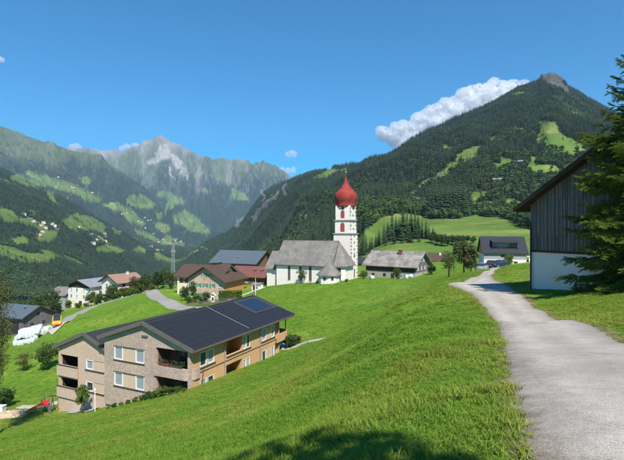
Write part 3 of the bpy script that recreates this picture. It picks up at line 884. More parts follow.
con_meshes = [conifer_mesh('conifer_%d' % i, 100 + i, layers=15 + i, per=9, width=[0.15, 0.18, 0.13, 0.21][i]) for i in range(4)]
far_con = [proto('forest_conifer', conifer_mesh('fc_%d' % i, 200 + i, layers=9, per=7, width=[0.19, 0.22, 0.17][i], skirt=0.0), M['forest_con']) for i in range(3)]
far_leaf = [proto('forest_broadleaf', leaf_blob('fb_%d' % i, 300 + i, 16, 16, 0.12, 0.42, 0.0, 1.0), M['forest_leaf']) for i in range(2)]

def forest(name, label, r0, r1, spacing, hmin, hmax, broad=0.06, margin=0.004, extra=None):
    amin, amax = math.radians(-39), math.radians(39)
    area = 0.5 * (amax - amin) * (r1 ** 2 - r0 ** 2)
    n = int(area / spacing ** 2)
    r = np.sqrt(rng.random(n) * (r1 ** 2 - r0 ** 2) + r0 ** 2); a = rng.uniform(amin, amax, n)
    x = r * np.sin(a); y = r * np.cos(a); z = ground_z(x, y)
    keep = visible(x, y, z + hmax, margin)
    x, y, z, r = x[keep], y[keep], z[keep], r[keep]
    _, tp, px, py = cover(x, y, z)
    cl = fbm(x / 130 + 2, y / 130, 3)
    keep = (rng.random(len(x)) < tp * np.clip(1.0 + 0.5 * cl, 0.2, 1)) & (py < 300)
    # a few single trees and rows of bushes on the open meadows
    keep |= (rng.random(len(x)) < 0.05) & (tp < 0.3) & (r > 700) & (cl > 0.1) & (z < 900)
    x, y, z, r = x[keep], y[keep], z[keep], r[keep]; px = px[keep]; py = py[keep]
    m = len(x)
    bl = fbm(x / 220 + 9, y / 220, 3)
    isb = rng.random(m) < np.clip(broad + 1.0 * sstep(0.05, 0.55, bl + 0.30 * (px > 400) * (r < 1500) - .0004 * np.maximum(z, 0)), 0, 0.8) * (z < 500)
    h = rng.uniform(hmin, hmax, m) * np.where(isb, 0.62, 1.0)
    idx = np.where(isb, 3 + rng.integers(0, 2, m), rng.integers(0, 3, m))
    scl = np.stack([h * rng.uniform(0.85, 1.2, m)] * 2 + [h], 1)
    rot = np.stack([np.zeros(m), np.zeros(m), rng.uniform(0, 6.28, m)], 1)
    br = rng.uniform(0.75, 1.25, m) * np.clip(.86 + 0.45 * bl + .4 * fbm(x / 60, y / 60, 3), .4, 1.6)
    tint = np.stack([br * rng.uniform(0.9, 1.25, m), br, br * rng.uniform(0.85, 1.1, m)], 1)
    o = instancer(name, label, 'forest', np.stack([x, y, z - 0.4], 1), scl, rot, idx, tint, far_con + far_leaf)
    print('FOREST', name, m)
    return o
forest('mountain_forest', 'dark conifer woods covering the near mountain slopes', 270, 1500, 5.4, 11, 21, 0.08)
forest('upper_mountain_forest', 'dark conifer woods on the higher mountainsides', 1500, 3900, 7.6, 12, 20, 0.03)
forest('distant_forest', 'blue hazy woods below the far rocky peaks', 3900, 9000, 19, 18, 32, 0.02)

# ------------------------------------------------------------------ haze: one closed box of thin pale air
hz = MB().bx(-10000, 10000, -420, 11200, -420, 2420).build('haze', None)
hm = bpy.data.materials.new('thin_valley_haze'); hm.use_nodes = True
ht = hm.node_tree; ht.nodes.clear()
ho = ht.nodes.new('ShaderNodeOutputMaterial'); hv = ht.nodes.new('ShaderNodeVolumePrincipled')
hv.inputs['Color'].default_value = (0.50, 0.72, 1.0, 1)
hv.inputs['Density'].default_value = 4.8e-5
hv.inputs['Anisotropy'].default_value = 0.0
ht.links.new(hv.outputs[0], ho.inputs['Volume'])
hz.data.materials.append(hm)
stuff(hz)

# ------------------------------------------------------------------ walls, windows, houses
def wall_pieces(mb, o, dr, n, length, z0, top, holes, th, a0=0.0):
    """wall of real thickness with rectangular openings; top is a list of (a, z)"""
    o, dr, n = Vector(o), Vector(dr), Vector(n)
    ta = [q[0] for q in top]; tz = [q[1] for q in top]
    zt = lambda a: float(np.interp(a, ta, tz))
    cuts = {a0, length - a0}
    for a in ta:
        if a0 < a < length - a0: cuts.add(a)
    for (h0, h1, _, _) in holes: cuts |= {h0, h1}
    cuts = sorted(c for c in cuts if a0 - 1e-6 <= c <= length - a0 + 1e-6)
    for p, q in zip(cuts[:-1], cuts[1:]):
        if q - p < 1e-4: continue
        mid = (p + q) / 2
        hs_ = sorted((h[2], h[3]) for h in holes if h[0] < mid < h[1])
        z = z0
        segs = []
        for (b0, b1) in hs_:
            if b0 > z: segs.append((z, b0, b0))
            z = b1
        segs.append((z, zt(p), zt(q)))
        for (zb, zp, zq) in segs:
            if zp - zb < 1e-4 and zq - zb < 1e-4: continue
            pts = [o + dr * p + Vector((0, 0, zb)), o + dr * q + Vector((0, 0, zb)), o + dr * q + Vector((0, 0, max(zq, zb + .002))), o + dr * p + Vector((0, 0, max(zp, zb + .002)))]
            mb.prism(pts, -n * th)

def window(parent, o, dr, n, a, z, wd, h, frame='whitetrim', pane='glass', mull=1, shutter=None, depth=0.12, fw=0.07, sill=True, trans=0):
    """a = centre along wall, z = centre height; opening must exist in the wall"""
    o, dr, n = Vector(o), Vector(dr), Vector(n)
    up = Vector((0, 0, 1))
    c = o + dr * a + up * z
    R = Matrix((dr, n, up)).transposed()
    f = MB()
    fc = c - n * depth * 0.5
    for s in (-1, 1):
        f.box(fc + dr * s * (wd / 2 - fw / 2), (fw, depth, h), R)
        f.box(fc + up * s * (h / 2 - fw / 2), (wd - 2 * fw, depth, fw), R)
    for k in range(mull):
        f.box(fc + dr * ((k + 1) / (mull + 1) - 0.5) * wd, (fw * 0.8, depth * 0.9, h - 2 * fw), R)
    if trans: f.box(fc + up * h * 0.18, (wd - 2 * fw - .01, depth * 0.8, fw * 0.7), R)
    if sill: f.box(c + n * 0.05 - up * (h / 2 + 0.03), (wd + 0.12, 0.16, 0.05), R)
    wo = f.build('window', M[frame], parent)
    MB().box(c - n * (depth * 0.75), (wd - fw, 0.03, h - fw), R).build('pane', M[pane], wo)
    if shutter:
        for s in (-1, 1):
            MB().box(c + dr * s * (wd / 2 + wd * 0.24 + .03) + n * 0.035, (wd * 0.48, 0.05, h), R).build('shutter', M[shutter], wo)
    return wo

def gable_roof_mb(L, W, He, slope, ov, ovg, th, x0=None, x1=None):
    x0 = -L / 2 - ovg if x0 is None else x0; x1 = L / 2 + ovg if x1 is None else x1
    hw = W / 2 + ov
    zr = He + slope * W / 2 + 0.012
    ze = zr - slope * hw
    prof = [(-hw, ze), (0, zr), (hw, ze), (hw, ze + th), (0, zr + th), (-hw, ze + th)]
    return MB().prism([(x0, y, z) for y, z in prof], (x1 - x0, 0, 0))

def house(name, label, cat, loc, rot, L, W, He, slope, wall, roof, ov=0.7, ovg=0.7, rth=0.22, upper=None, upz=None, gable=None, gz0=None,
          wins=(), doors=(), chims=(), zb=-3.0, fascia=None, group=None, th=0.3):
    T = thing(name, label, cat, loc, rot, group)
    fr = {'F': ((-L / 2, -W / 2, 0), (1, 0, 0), (0, -1, 0), L), 'B': ((L / 2, W / 2, 0), (-1, 0, 0), (0, 1, 0), L),
          'R': ((L / 2, -W / 2, 0), (0, 1, 0), (1, 0, 0), W), 'L': ((-L / 2, W / 2, 0), (0, -1, 0), (-1, 0, 0), W)}
    zr = He + slope * W / 2
    mbs = {}
    def getmb(k):
        return mbs.setdefault(k, MB())
    for k, (o, dr, n, ln) in fr.items():
        top = [(0, He), (ln, He)] if k in 'FB' else [(0, He), (ln / 2, zr), (ln, He)]
        holes = [(a - wd / 2, a + wd / 2, z - h / 2, z + h / 2) for (fc, a, z, wd, h, *_r) in list(wins) + list(doors) if fc == k]
        a0 = 0 if k in 'FB' else th
        split = None
        if k in 'FB' and upper: split = (upz, upper)
        if k in 'RL' and (gable or upper): split = (gz0 if gz0 is not None else upz, gable or upper)
        if split:
            zs, um = split
            lowtop = [(a, min(z, zs)) for a, z in top] if k in 'FB' else [(0, min(He, zs)), (ln, min(He, zs))]
            wall_pieces(getmb(wall), o, dr, n, ln, zb, lowtop, [h for h in holes if h[2] < zs], th, a0)
            if k in 'FB' and zs < He - 0.05:
                wall_pieces(getmb(um), o, dr, n, ln, zs, top, [h for h in holes if h[2] >= zs], th, a0)
            if k in 'RL':
                t2 = [(a, max(z, zs)) for a, z in [(0, He), (ln / 2, zr), (ln, He)]]
                wall_pieces(getmb(um), o, dr, n, ln, min(He, zs), t2, [h for h in holes if h[2] >= min(He, zs)], th, a0)
        else:
            wall_pieces(getmb(wall), o, dr, n, ln, zb, top, holes, th, a0)
    for k, mb in mbs.items():
        mb.build('wall' if k == wall else 'upper_wall', M[k], T)
    ro = gable_roof_mb(L, W, He, slope, ov, ovg, rth).build('roof', M[roof], T)
    if fascia:
        hw = W / 2 + ov; zt_ = He + slope * W / 2 + 0.012
        for s in (-1, 1):
            fb = MB()
            xx = s * (L / 2 + ovg + 0.03)
            for q in (-1, 1):
                fb.bar((xx, q * 0.02, zt_ + rth * .55), (xx, q * hw, zt_ - slope * hw + rth * .55), 0.05, rth + 0.1)
            fb.build('barge_board', M[fascia], ro)
    for wq in wins:
        fc, a, z, wd, h = wq[:5]; kw = wq[5] if len(wq) > 5 else {}
        o, dr, n, ln = fr[fc]
        window(T, o, dr, n, a, z, wd, h, **kw)
    for dq in doors:
        fc, a, z, wd, h, mt = dq
        o, dr, n, ln = [Vector(q) if isinstance(q, tuple) else q for q in fr[fc]]
        R = Matrix((dr, n, Vector((0, 0, 1)))).transposed()
        c = o + dr * a + Vector((0, 0, z)) - n * 0.12
        dd = MB().box(c, (wd, 0.06, h), R).build('door', M[mt], T)
        MB().box(c + dr * wd * .38 + n * .06, (0.05, 0.07, 0.14), R).build('handle', M['darkmetal'], dd)
    for (cx, cy, hh, s, mt) in chims:
        zc = He + slope * (W / 2 - abs(cy))
        ch = MB().bx(cx - s / 2, cx + s / 2, cy - s / 2, cy + s / 2, zc - 0.4, zc + hh).build('chimney', M[mt], ro)
        MB().bx(cx - s * .65, cx + s * .65, cy - s * .65, cy + s * .65, zc + hh, zc + hh + .12).build('chimney_cap', M['trim'], ch)
    return T, fr

# ================================================================== RESIDENTIAL BLOCK
BA = math.atan2(0.9025, 0.4306)
RB = thing('apartment_house', 'larch shingled two-gable apartment house with dark solar roof on the slope', 'house', (-13.0, 48.0, -18.6), BA)
def rb_roof(parent, x0, x1, yc, hw_l, hw_r, zr, slope, th=0.26):
    prof = [(yc - hw_r, zr - slope * hw_r), (yc, zr), (yc + hw_l, zr - slope * hw_l)]
    pts = [(x0, y, z) for y, z in prof] + [(x0, y, z - th) for y, z in reversed(prof)]
    return MB().prism(pts, (x1 - x0, 0, 0)).build('roof', M['roofmembrane'], parent)
SL = 0.329
RX0, RX1 = -0.42, 22.4
roof_main = rb_roof(RB, RX0, RX1, 6.5, 7.2, 7.3, 8.25, SL)
roof_left = rb_roof(RB, 0.55, 21.4, 17.4, 5.9, 4.0, 5.75, 0.40)
# grey verge and eave boards
def verge(parent, x, yc, hl, hr, zr, sl, name='barge_board'):
    mb = MB()
    for s, h in ((-1, hr), (1, hl)):
        a = Vector((x, yc, zr - .06)); b_ = Vector((x, yc + s * h, zr - sl * h - .06))
        mb.bar(a, b_, 0.07, 0.46)
    return mb.build(name, M['fascia'], parent)
verge(roof_main, RX0 - 0.04, 6.5, 7.2, 7.3, 8.25, SL); verge(roof_main, RX1 + 0.04, 6.5, 7.2, 7.3, 8.25, SL)
verge(roof_left, 0.51, 17.4, 5.9, 4.0, 5.75, 0.40)
MB().bar((RX0, -0.86, 8.25 - SL * 7.3 - .08), (RX1, -0.86, 8.25 - SL * 7.3 - .08), 0.14, 0.2).build('gutter', M['fascia'], roof_main)
MB().bar((0.55, 23.36, 5.75 - .4 * 5.9 - .08), (21.4, 23.36, 5.75 - .4 * 5.9 - .08), 0.14, 0.2).build('gutter', M['fascia'], roof_left)
MB().bx(RX0 + .1, RX1 - .1, 6.38, 6.62, 8.22, 8.32).build('ridge_cap', M['darkmetal'], roof_main)
# solar panels on the slope towards the road: rows of dark panels and one pale-framed collector
ang = math.atan(SL)
pm = MB().box((0, 0, 0), (1.605, 1.015, 0.05)).mesh('solar_panel'); pm.materials.append(M['pv'])
for i in range(14):
    for j in range(7):
        s = 0.55 + j * 1.03 + 0.5        # distance down the slope from the ridge
        x = RX0 + 0.1 + i * 1.62 + 0.83
        if x > 16.1 and x < 21.7 and 0.5 < s < 4.7: continue
        if abs(x - 10.85) < 0.6 and False: continue
        o = link('solar_panel', pm, None, roof_main)
        o.location = (x + (0.12 if i > 6 else 0), 6.5 - s * math.cos(ang), 8.25 - s * math.sin(ang) + 0.045)
        o.rotation_euler = (ang, 0, 0)
MB().box((10.72, 6.5 - 3.7 * math.cos(ang), 8.25 - 3.7 * math.sin(ang) + .085), (0.10, 7.2, 0.05), Matrix.Rotation(ang, 3, 'X')).build('roof_joint', M['metal'], roof_main)
cf = MB()
cx0, cx1, s0, s1 = 16.3, 21.5, 0.75, 4.55
def rp(x, s, dz=0.09): return Vector((x, 6.5 - s * math.cos(ang), 8.25 - s * math.sin(ang) + dz))
for a_, b_ in (((cx0, s0), (cx0, s1)), ((cx1, s0), (cx1, s1)), ((cx0, s0), (cx1, s0)), ((cx0, s1), (cx1, s1))):
    cf.bar(rp(*a_), rp(*b_), 0.09, 0.09)
co = cf.build('solar_collector', M['fascia'], roof_main)
pmc = MB().box((0, 0, 0), (1.24, 3.66, 0.04)).mesh('collector_pane'); pmc.materials.append(M['collector'])
for i in range(4):
    o = link('pane', pmc, None, co); o.location = rp(cx0 + .66 + i * 1.29, (s0 + s1) / 2, .07); o.rotation_euler = (ang, 0, 0)

# walls of the main block. local x = along the long facade, local y = along the gable
H0 = -4.6
under = lambda y: 8.25 - 0.26 - SL * abs(y - 6.5) - 0.01
gtop = [(0, under(0)), (6.5, under(6.5)), (13.0, under(13))]
GW = [(6.6, 11.35, 3.45, 5.0), (6.6, 11.35, 0.4, 2.0)]           # window bands in the gable
GL = [(0.35, 4.85, 3.55, 5.55), (0.35, 4.85, 0.55, 2.55)]        # corner loggias
gw = MB()
wall_pieces(gw, (0, 0, 0), (0, 1, 0), (-1, 0, 0), 13.0, -2.05, gtop, GW + GL + [], 0.35)
gw.build('gable_wall', M['larchgrey'], RB)['label'] = 'grey weathered shingle gable wall'
pl = MB(); wall_pieces(pl, (0.25, 0, 0), (0, 1, 0), (-1, 0, 0), 13.0, H0, [(0, -2.06), (13, -2.06)], [(8.3, 9.9, -4.2, -2.06)], 0.35)
pl.build('basement_wall', M['larchpale'], RB)
MB().bx(0.5, 0.6, 8.3, 9.9, -4.2, -2.06).build('basement_door', M['darkmetal'], RB)
FW = [(1.6, 2.75, 3.5, 5.1), (2.95, 4.1, 3.5, 5.1), (1.6, 2.75, 0.5, 2.1), (2.95, 4.1, 0.5, 2.1),
      (9.9, 10.6, 3.45, 5.2), (9.9, 10.6, 0.45, 2.2), (10.75, 11.5, 3.45, 5.2), (10.75, 11.5, 0.45, 2.2),
      (14.5, 15.5, 3.5, 5.15), (14.5, 15.5, 0.5, 2.15), (16.9, 17.7, 3.5, 5.15), (16.9, 17.7, 0.5, 2.15)]
FL_ = [(6.4, 9.75, 3.45, 5.4), (6.4, 9.75, 0.45, 2.4), (18.0, 19.15, 3.0, 5.3), (18.0, 19.15, 0.0, 2.3)]
fwb = MB(); wall_pieces(fwb, (0.35, 0, 0), (1, 0, 0), (0, -1, 0), 18.85, H0, [(0, under(0)), (18.85, under(0))],
                        [(a - .35, b - .35, c, d) for a, b, c, d in FW + FL_], 0.35)
fwb.build('long_wall', M['larch'], RB)['label'] = 'warm orange larch shingle long wall'
bk = MB()
wall_pieces(bk, (19.2, 0.35, 0), (0, 1, 0), (1, 0, 0), 12.3, H0, [(0, under(.35)), (6.15, under(6.5)), (12.3, under(12.65))], [], 0.35)
wall_pieces(bk, (18.85, 13.0, 0), (-1, 0, 0), (0, 1, 0), 18.5, H0, [(0, under(13)), (18.5, under(13))], [], 0.35)
bk.build('rear_wall', M['larchpale'], RB)
# horizontal string courses that mark the storeys on both fronts
sc = MB()
for z in (-0.05, 2.95):
    sc.bx(0.35, 19.1, -0.05, 0.0, z - .04, z + .04)
sc.build('string_course', M['soffit'], RB)
# gable window bands: window, larch panel, window, each under one dark sill
for (y0, y1, z0, z1) in GW:
    zc, hh = (z0 + z1) / 2, z1 - z0
    for (ya, yb) in ((y0, y0 + 1.35), (y1 - 1.35, y1)):
        wv_ = window(RB, (0, 0, 0), (0, 1, 0), (-1, 0, 0), (ya + yb) / 2, zc, yb - ya, hh, 'whitetrim', 'blind', 0, None, 0.16, 0.09, False)
    MB().bx(0.06, 0.14, y0 + 1.36, y1 - 1.36, z0, z1).build('wood_panel', M['larchpanel'], RB)
    MB().bx(-0.09, 0.02, y0 - .1, y1 + .1, z0 - .12, z0 - .005).build('sill', M['soffit'], RB)
    MB().bx(-0.05, 0.02, y0 - .1, y1 + .1, z1 + .005, z1 + .07).build('lintel', M['soffit'], RB)
for k, (x0, x1, z0, z1) in enumerate(FW):
    window(RB, (0, 0, 0), (1, 0, 0), (0, -1, 0), (x0 + x1) / 2, (z0 + z1) / 2, x1 - x0, z1 - z0, 'whitetrim', 'blind' if k % 3 else 'glass', 0, None, 0.14, 0.09, False)
for (xa, xb) in ((1.4, 4.3), (6.4, 11.7), (14.2, 17.9)):
    for z0 in (3.45, 0.45):
        MB().bx(xa, xb, -0.10, 0.01, z0 - .13, z0 - .02).build('sill', M['soffit'], RB)
for z0 in (3.5, 0.5):
    MB().bx(15.55, 16.85, -0.02, 0.0, z0, z0 + 1.62).build('wood_panel', M['larchpanel'], RB)
# recessed loggias: five-sided timber boxes behind the openings, with a glazed door
def loggia(y0, y1, x0, x1, z0, z1, open_face, door, mat='orangewood'):
    t_ = 0.06; mb = MB()
    if open_face == 'gable':      # opening in plane x = 0, recess runs to +x
        mb.bx(x1, x1 + t_, y0 - t_, y1 + t_, z0 - t_, z1 + t_)
        mb.bx(x0, x1, y0 - t_, y0, z0 - t_, z1 + t_); mb.bx(x0, x1, y1, y1 + t_, z0 - t_, z1 + t_)
        mb.bx(x0, x1, y0, y1, z0 - t_, z0); mb.bx(x0, x1, y0, y1, z1, z1 + t_)
    else:
        mb.bx(x0 - t_, x1 + t_, y1, y1 + t_, z0 - t_, z1 + t_)
        mb.bx(x0 - t_, x0, y0, y1, z0 - t_, z1 + t_); mb.bx(x1, x1 + t_, y0, y1, z0 - t_, z1 + t_)
        mb.bx(x0, x1, y0, y1, z0 - t_, z0); mb.bx(x0, x1, y0, y1, z1, z1 + t_)
    lo = mb.build('loggia', M[mat], RB)
    if open_face == 'gable':
        MB().bx(x1 - .05, x1 - .01, door[0], door[1], z0 + .02, z1 - .1).build('glass_door', M['glass'], lo)
    else:
        MB().bx(door[0], door[1], y1 - .05, y1 - .01, z0 + .02, z1 - .1).build('glass_door', M['glass'], lo)
    return lo
for z0, z1 in ((2.75, 5.45), (-0.25, 2.5)):
    loggia(0.42, 4.85, 0.36, 2.3, z0, z1, 'gable', (1.8, 3.9), 'brownwood')
    loggia(0.36, 1.9, 6.4, 9.75, z0 - 0.05, z1 - .05, 'long', (6.7, 8.6))
# curved parapet of the corner balcony, and the balconies at the far end
def parapet(z0, z1, pts, name='parapet', mat='larchgrey', th=0.09):
    mb = MB(); ps = [Vector((p[0], p[1], 0)) for p in pts]
    out, inn = [], []
    for i, p in enumerate(ps):
        d = (ps[min(i + 1, len(ps) - 1)] - ps[max(i - 1, 0)]).normalized(); n = Vector((d.y, -d.x, 0))
        out.append(p + n * th / 2); inn.append(p - n * th / 2)
    V = []; Fc = []
    for o_, i_ in zip(out, inn):
        V += [(o_.x, o_.y, z0), (o_.x, o_.y, z1), (i_.x, i_.y, z1), (i_.x, i_.y, z0)]
    for i in range(len(ps) - 1):
        a, c = i * 4, i * 4 + 4
        Fc += [(a, c, c + 1, a + 1), (a + 1, c + 1, c + 2, a + 2), (a + 2, c + 2, c + 3, a + 3), (a + 3, c + 3, c, a)]
    Fc += [(0, 1, 2, 3), ((len(ps) - 1) * 4 + 3, (len(ps) - 1) * 4 + 2, (len(ps) - 1) * 4 + 1, (len(ps) - 1) * 4)]
    mb.add(V, Fc)
    return mb.build(name, M[mat], RB)
arc = lambda cx, cy, r, a0, a1, n=8: [(cx + r * math.cos(math.radians(a0 + (a1 - a0) * k / n)), cy + r * math.sin(math.radians(a0 + (a1 - a0) * k / n))) for k in range(n + 1)]
for z0, z1 in ((2.45, 3.62), (-0.6, 0.62)):
    pts = [(-0.14, 4.95), (-0.14, 1.0)] + arc(0.86, 0.86, 1.0, 180, 270) + [(1.4, -0.14)]
    parapet(z0, z1, pts, mat='larchgrey')
for z0, z1 in ((2.5, 3.7), (-0.5, 0.7)):
    pts = [(17.9, -0.3), (20.6, -0.3)] + arc(20.6, 0.9, 1.2, -90, 0) + [(21.8, 6.0), (19.3, 6.0)]
    parapet(z0, z1, pts, mat='larch')
    MB().bx(17.9, 21.7, -0.2, 5.9, z0 - .15, z0 - .01).build('balcony_floor', M['soffit'], RB)
for (x, y) in ((21.4, 0.2),):
    MB().bar((x, y, -1.2), (x, y, under(0) + .0), 0.1).build('balcony_post', M['soffit'], RB)
for xx in (5.96, 13.85):
    MB().tube([(xx, -0.10, 5.75), (xx, -0.10, -1.5)], 0.05, 8).build('downpipe', M['metal'], RB)
MB().bar((1.75, -0.35, 3.3), (0.75, -0.75, -0.6), 0.09).build('lean_pole', M['soffit'], RB)
MB().bx(-0.14, -0.02, 6.0, 6.9, 6.55, 6.72).build('gable_lamp', M['fascia'], RB)

# left block
LY0, LY1, LYC, LX = 13.05, 22.6, 17.4, 0.95
undl = lambda y: 5.75 - 0.26 - 0.40 * abs(y - LYC) - 0.01
LW = [(16.1, 17.4, 1.2, 2.4), (14.2, 16.05, 1.2, 2.4), (16.1, 17.4, -1.5, -0.3), (14.2, 16.05, -1.5, -0.3)]
LLg = [(18.9, 22.25, 1.1, 2.5), (18.9, 22.25, -1.7, -0.45)]
ltop = [(0, undl(LY0)), (LYC - LY0, undl(LYC)), (LY1 - LY0, undl(LY1))]
lb = MB()
wall_pieces(lb, (LX, LY0, 0), (0, 1, 0), (-1, 0, 0), LY1 - LY0, -5.2, ltop, [(a - LY0, b - LY0, c, d) for a, b, c, d in LW + LLg], 0.3)
lb.build('gable_wall', M['larchpale'], RB)
lb = MB()
ll_ = 19.9 - LX - .3
wall_pieces(lb, (19.9, LY1, 0), (-1, 0, 0), (0, 1, 0), ll_, -5.2, [(0, undl(LY1)), (ll_, undl(LY1))], [(ll_ - 1.7, ll_ - .1, 1.1, 2.5), (ll_ - 1.7, ll_ - .1, -1.7, -.45)], 0.3)
wall_pieces(lb, (20.2, LY0, 0), (0, 1, 0), (1, 0, 0), LY1 - LY0, -5.2, ltop, [], 0.3)
lb.build('rear_wall', M['larchpale'], RB)
for k, (y0, y1, z0, z1) in enumerate(LW):
    if k % 2 == 0:
        window(RB, (LX, 0, 0), (0, 1, 0), (-1, 0, 0), (y0 + y1) / 2, (z0 + z1) / 2, y1 - y0, z1 - z0, 'whitetrim', 'blind' if k == 0 else 'glass', 0, None, 0.16, 0.11, False)
    else:
        MB().bx(LX + .05, LX + .13, y0, y1, z0, z1).build('wood_panel', M['larchpanel'], RB)
for z0 in (1.2, -1.5):
    MB().bx(LX - .11, LX + .01, 14.1, 17.5, z0 - .12, z0 - .01).build('sill', M['soffit'], RB)
for z0, z1 in ((0.15, 2.45), (-2.6, -0.5)):
    loggia(18.95, 22.2, LX + .31, LX + 2.1, z0, z1, 'gable', (19.3, 21.6), 'darkwood')
    parapet(z0 - .35, z0 + 1.0, [(LX - .16, 22.7), (LX - .16, 18.75)], mat='larchpale')
    MB().bx(LX - .27, LX - .07, 18.75, 22.75, z0 + 1.0, z0 + 1.06).build('handrail', M['soffit'], RB)
MB().tube([(LX - .15, 13.3, 3.4), (LX - .15, 13.3, -4)], 0.05, 8).build('downpipe', M['metal'], RB)

# geraniums on the corner balcony
def leaf_cluster(n, box, size, seed):
    r = np.random.default_rng(seed); V = []; Fc = []
    for _ in range(n):
        q = np.array([r.uniform(box[0], box[1]), r.uniform(box[2], box[3]), r.uniform(box[4], box[5])])
        u = r.normal(size=3); u /= np.linalg.norm(u); w_ = np.cross(u, r.normal(size=3)); w_ /= np.linalg.norm(w_)
        s = size * r.uniform(.6, 1.3); b0 = len(V)
        V += [q - u * s, q - w_ * s * .6, q + u * s, q + w_ * s * .6]; Fc.append((b0, b0 + 1, b0 + 2, b0 + 3))
    return np_mesh('leaves', V, Fc)
fb = thing('flower_box', 'red geraniums and greenery in a box on the corner balcony', 'flower box', (-13.0, 48.0, -18.6), BA)
MB().bx(-0.06, 0.2, 1.2, 4.4, 3.63, 3.83).build('planter', M['soffit'], fb)
link('foliage', leaf_cluster(260, (-0.15, 0.35, 1.0, 4.6, 3.8, 4.3), 0.09, 5), M['leaf_dark'], fb)
link('blossoms', leaf_cluster(90, (-0.28, 0.05, 2.3, 4.6, 3.72, 4.05), 0.06, 6), M['flower'], fb)

# ================================================================== CHURCH
CR = math.radians(-28)
CH = thing('church', 'white village church with grey shingle roof and red onion-domed tower', 'church', (-10.8, 137.0, -16.8), CR)
nv = MB()
NWH = [(4.0, 4.9, 1.9, 6.2), (7.9, 8.8, 1.9, 6.2), (11.2, 12.1, 1.9, 6.2), (13.7, 15.0, -0.2, 1.9), (22.0, 22.01, 0, 0)]
wall_pieces(nv, (0, 0, 0), (1, 0, 0), (0, -1, 0), 18.9, -3, [(0, 7.0), (18.9, 7.0)], NWH[:4], 0.4)
wall_pieces(nv, (18.9, 10, 0), (-1, 0, 0), (0, 1, 0), 18.9, -3, [(0, 7.0), (18.9, 7.0)], [], 0.4)
wall_pieces(nv, (0, 10, 0), (0, -1, 0), (-1, 0, 0), 10, -3, [(0, 7.0), (5, 12.7), (10, 7.0)], [], 0.4, 0.4)
nv.build('nave_wall', M['white'], CH)
ap = MB(); apts = [(18.9, 0.4), (18.9, 0.0), (21.9, 2.2), (21.9, 7.8), (18.9, 10.0), (18.9, 9.6)]
def poly_wall(mb, pts, z0, z1, th, hole=None):
    for i, (p, q) in enumerate(zip(pts[:-1], pts[1:])):
        p3, q3 = Vector((*p, 0)), Vector((*q, 0)); ln = (q3 - p3).length; dr = (q3 - p3) / ln; n = Vector((dr.y, -dr.x, 0))
        wall_pieces(mb, p3, dr, n, ln, z0, [(0, z1), (ln, z1)], [hole[1]] if hole and hole[0] == i else [], th)
poly_wall(ap, [(18.9, 0.0), (21.9, 2.2), (21.9, 7.8), (18.9, 10.0)], -3, 6.98, 0.3, (0, (1.4, 2.4, 1.9, 6.0)))
ap.build('apse_wall', M['white'], CH)
dA = Vector((3.0, 2.2, 0)).normalized()
window(CH, (18.9, 0, 0), dA, (dA.y, -dA.x, 0), 1.9, 3.95, 1.0, 4.1, 'trim', 'glass', 1, None, 0.2, 0.07, False, 1)
for (x0, x1, z0, z1) in NWH[:3]:
    window(CH, (0, 0, 0), (1, 0, 0), (0, -1, 0), (x0 + x1) / 2, (z0 + z1) / 2, x1 - x0, z1 - z0, 'trim', 'glass', 1, None, 0.2, 0.07, True, 1)
MB().bx(13.7, 15.0, 0.12, 0.2, -0.2, 1.9).build('side_door', M['darkwood'], CH)
nr_ = MB()
ev = [(-0.6, -0.7), (19.3, -0.7), (22.7, 1.9), (22.7, 8.1), (19.3, 10.7), (-0.6, 10.7)]
EZ = 6.55; RZ = 13.55
V = [(x, y, EZ) for x, y in ev] + [(-0.6, 5, RZ), (18.6, 5, RZ)] + [(x, y, EZ - 0.3) for x, y in ev] + [(-0.6, 5, RZ - .35), (18.6, 5, RZ - .35)]
Fc = [(0, 1, 7, 6), (1, 2, 7), (2, 3, 7), (3, 4, 7), (4, 5, 6, 7), (8, 14, 15, 9), (9, 15, 10), (10, 15, 11), (11, 15, 12), (12, 15, 14, 13)]
Fc += [(i, i + 8, (i + 1) + 8, i + 1) for i in range(5)] + [(0, 6, 14, 8), (5, 13, 14, 6)]
nr_.add(V, Fc); roofn = nr_.build('nave_roof', M['greyroof'], CH)
MB().bar((-0.6, 5, RZ + .03), (18.6, 5, RZ + .03), 0.25, 0.12).build('ridge_cap', M['trim'], roofn)
MB().bar((18.6, 5, RZ + .02), (19.3, -0.7, EZ + .03), 0.16, 0.1).build('hip_cap', M['darkmetal'], roofn)
mo = MB(); mo.bx(-0.05, 18.9, -0.22, 0.0, 6.05, 6.38); mo.build('eave_moulding', M['trim'], CH)
# west annex
ax = MB()
wall_pieces(ax, (-4.3, 1.2, 0), (1, 0, 0), (0, -1, 0), 4.3, -3, [(0, 5.2), (4.3, 5.2)], [(3.3, 4.2, -.8, 1.4)], 0.3)
wall_pieces(ax, (-4.3, 8.8, 0), (0, -1, 0), (-1, 0, 0), 7.6, -3, [(0, 5.2), (3.8, 9.6), (7.6, 5.2)], [], 0.3, 0.3)
wall_pieces(ax, (0, 8.8, 0), (-1, 0, 0), (0, 1, 0), 4.3, -3, [(0, 5.2), (4.3, 5.2)], [], 0.3)
ax.build('annex_wall', M['white'], CH)
MB().bx(-1.0, -0.1, 1.3, 1.38, -.8, 1.4).build('annex_door', M['orangewood'], CH)
prof = [(0.5, 4.6), (5, 9.85), (9.5, 4.6), (9.5, 4.9), (5, 10.15), (0.5, 4.9)]
MB().prism([(-4.8, y, z) for y, z in prof], (4.75, 0, 0)).build('annex_roof', M['greyroof'], CH)
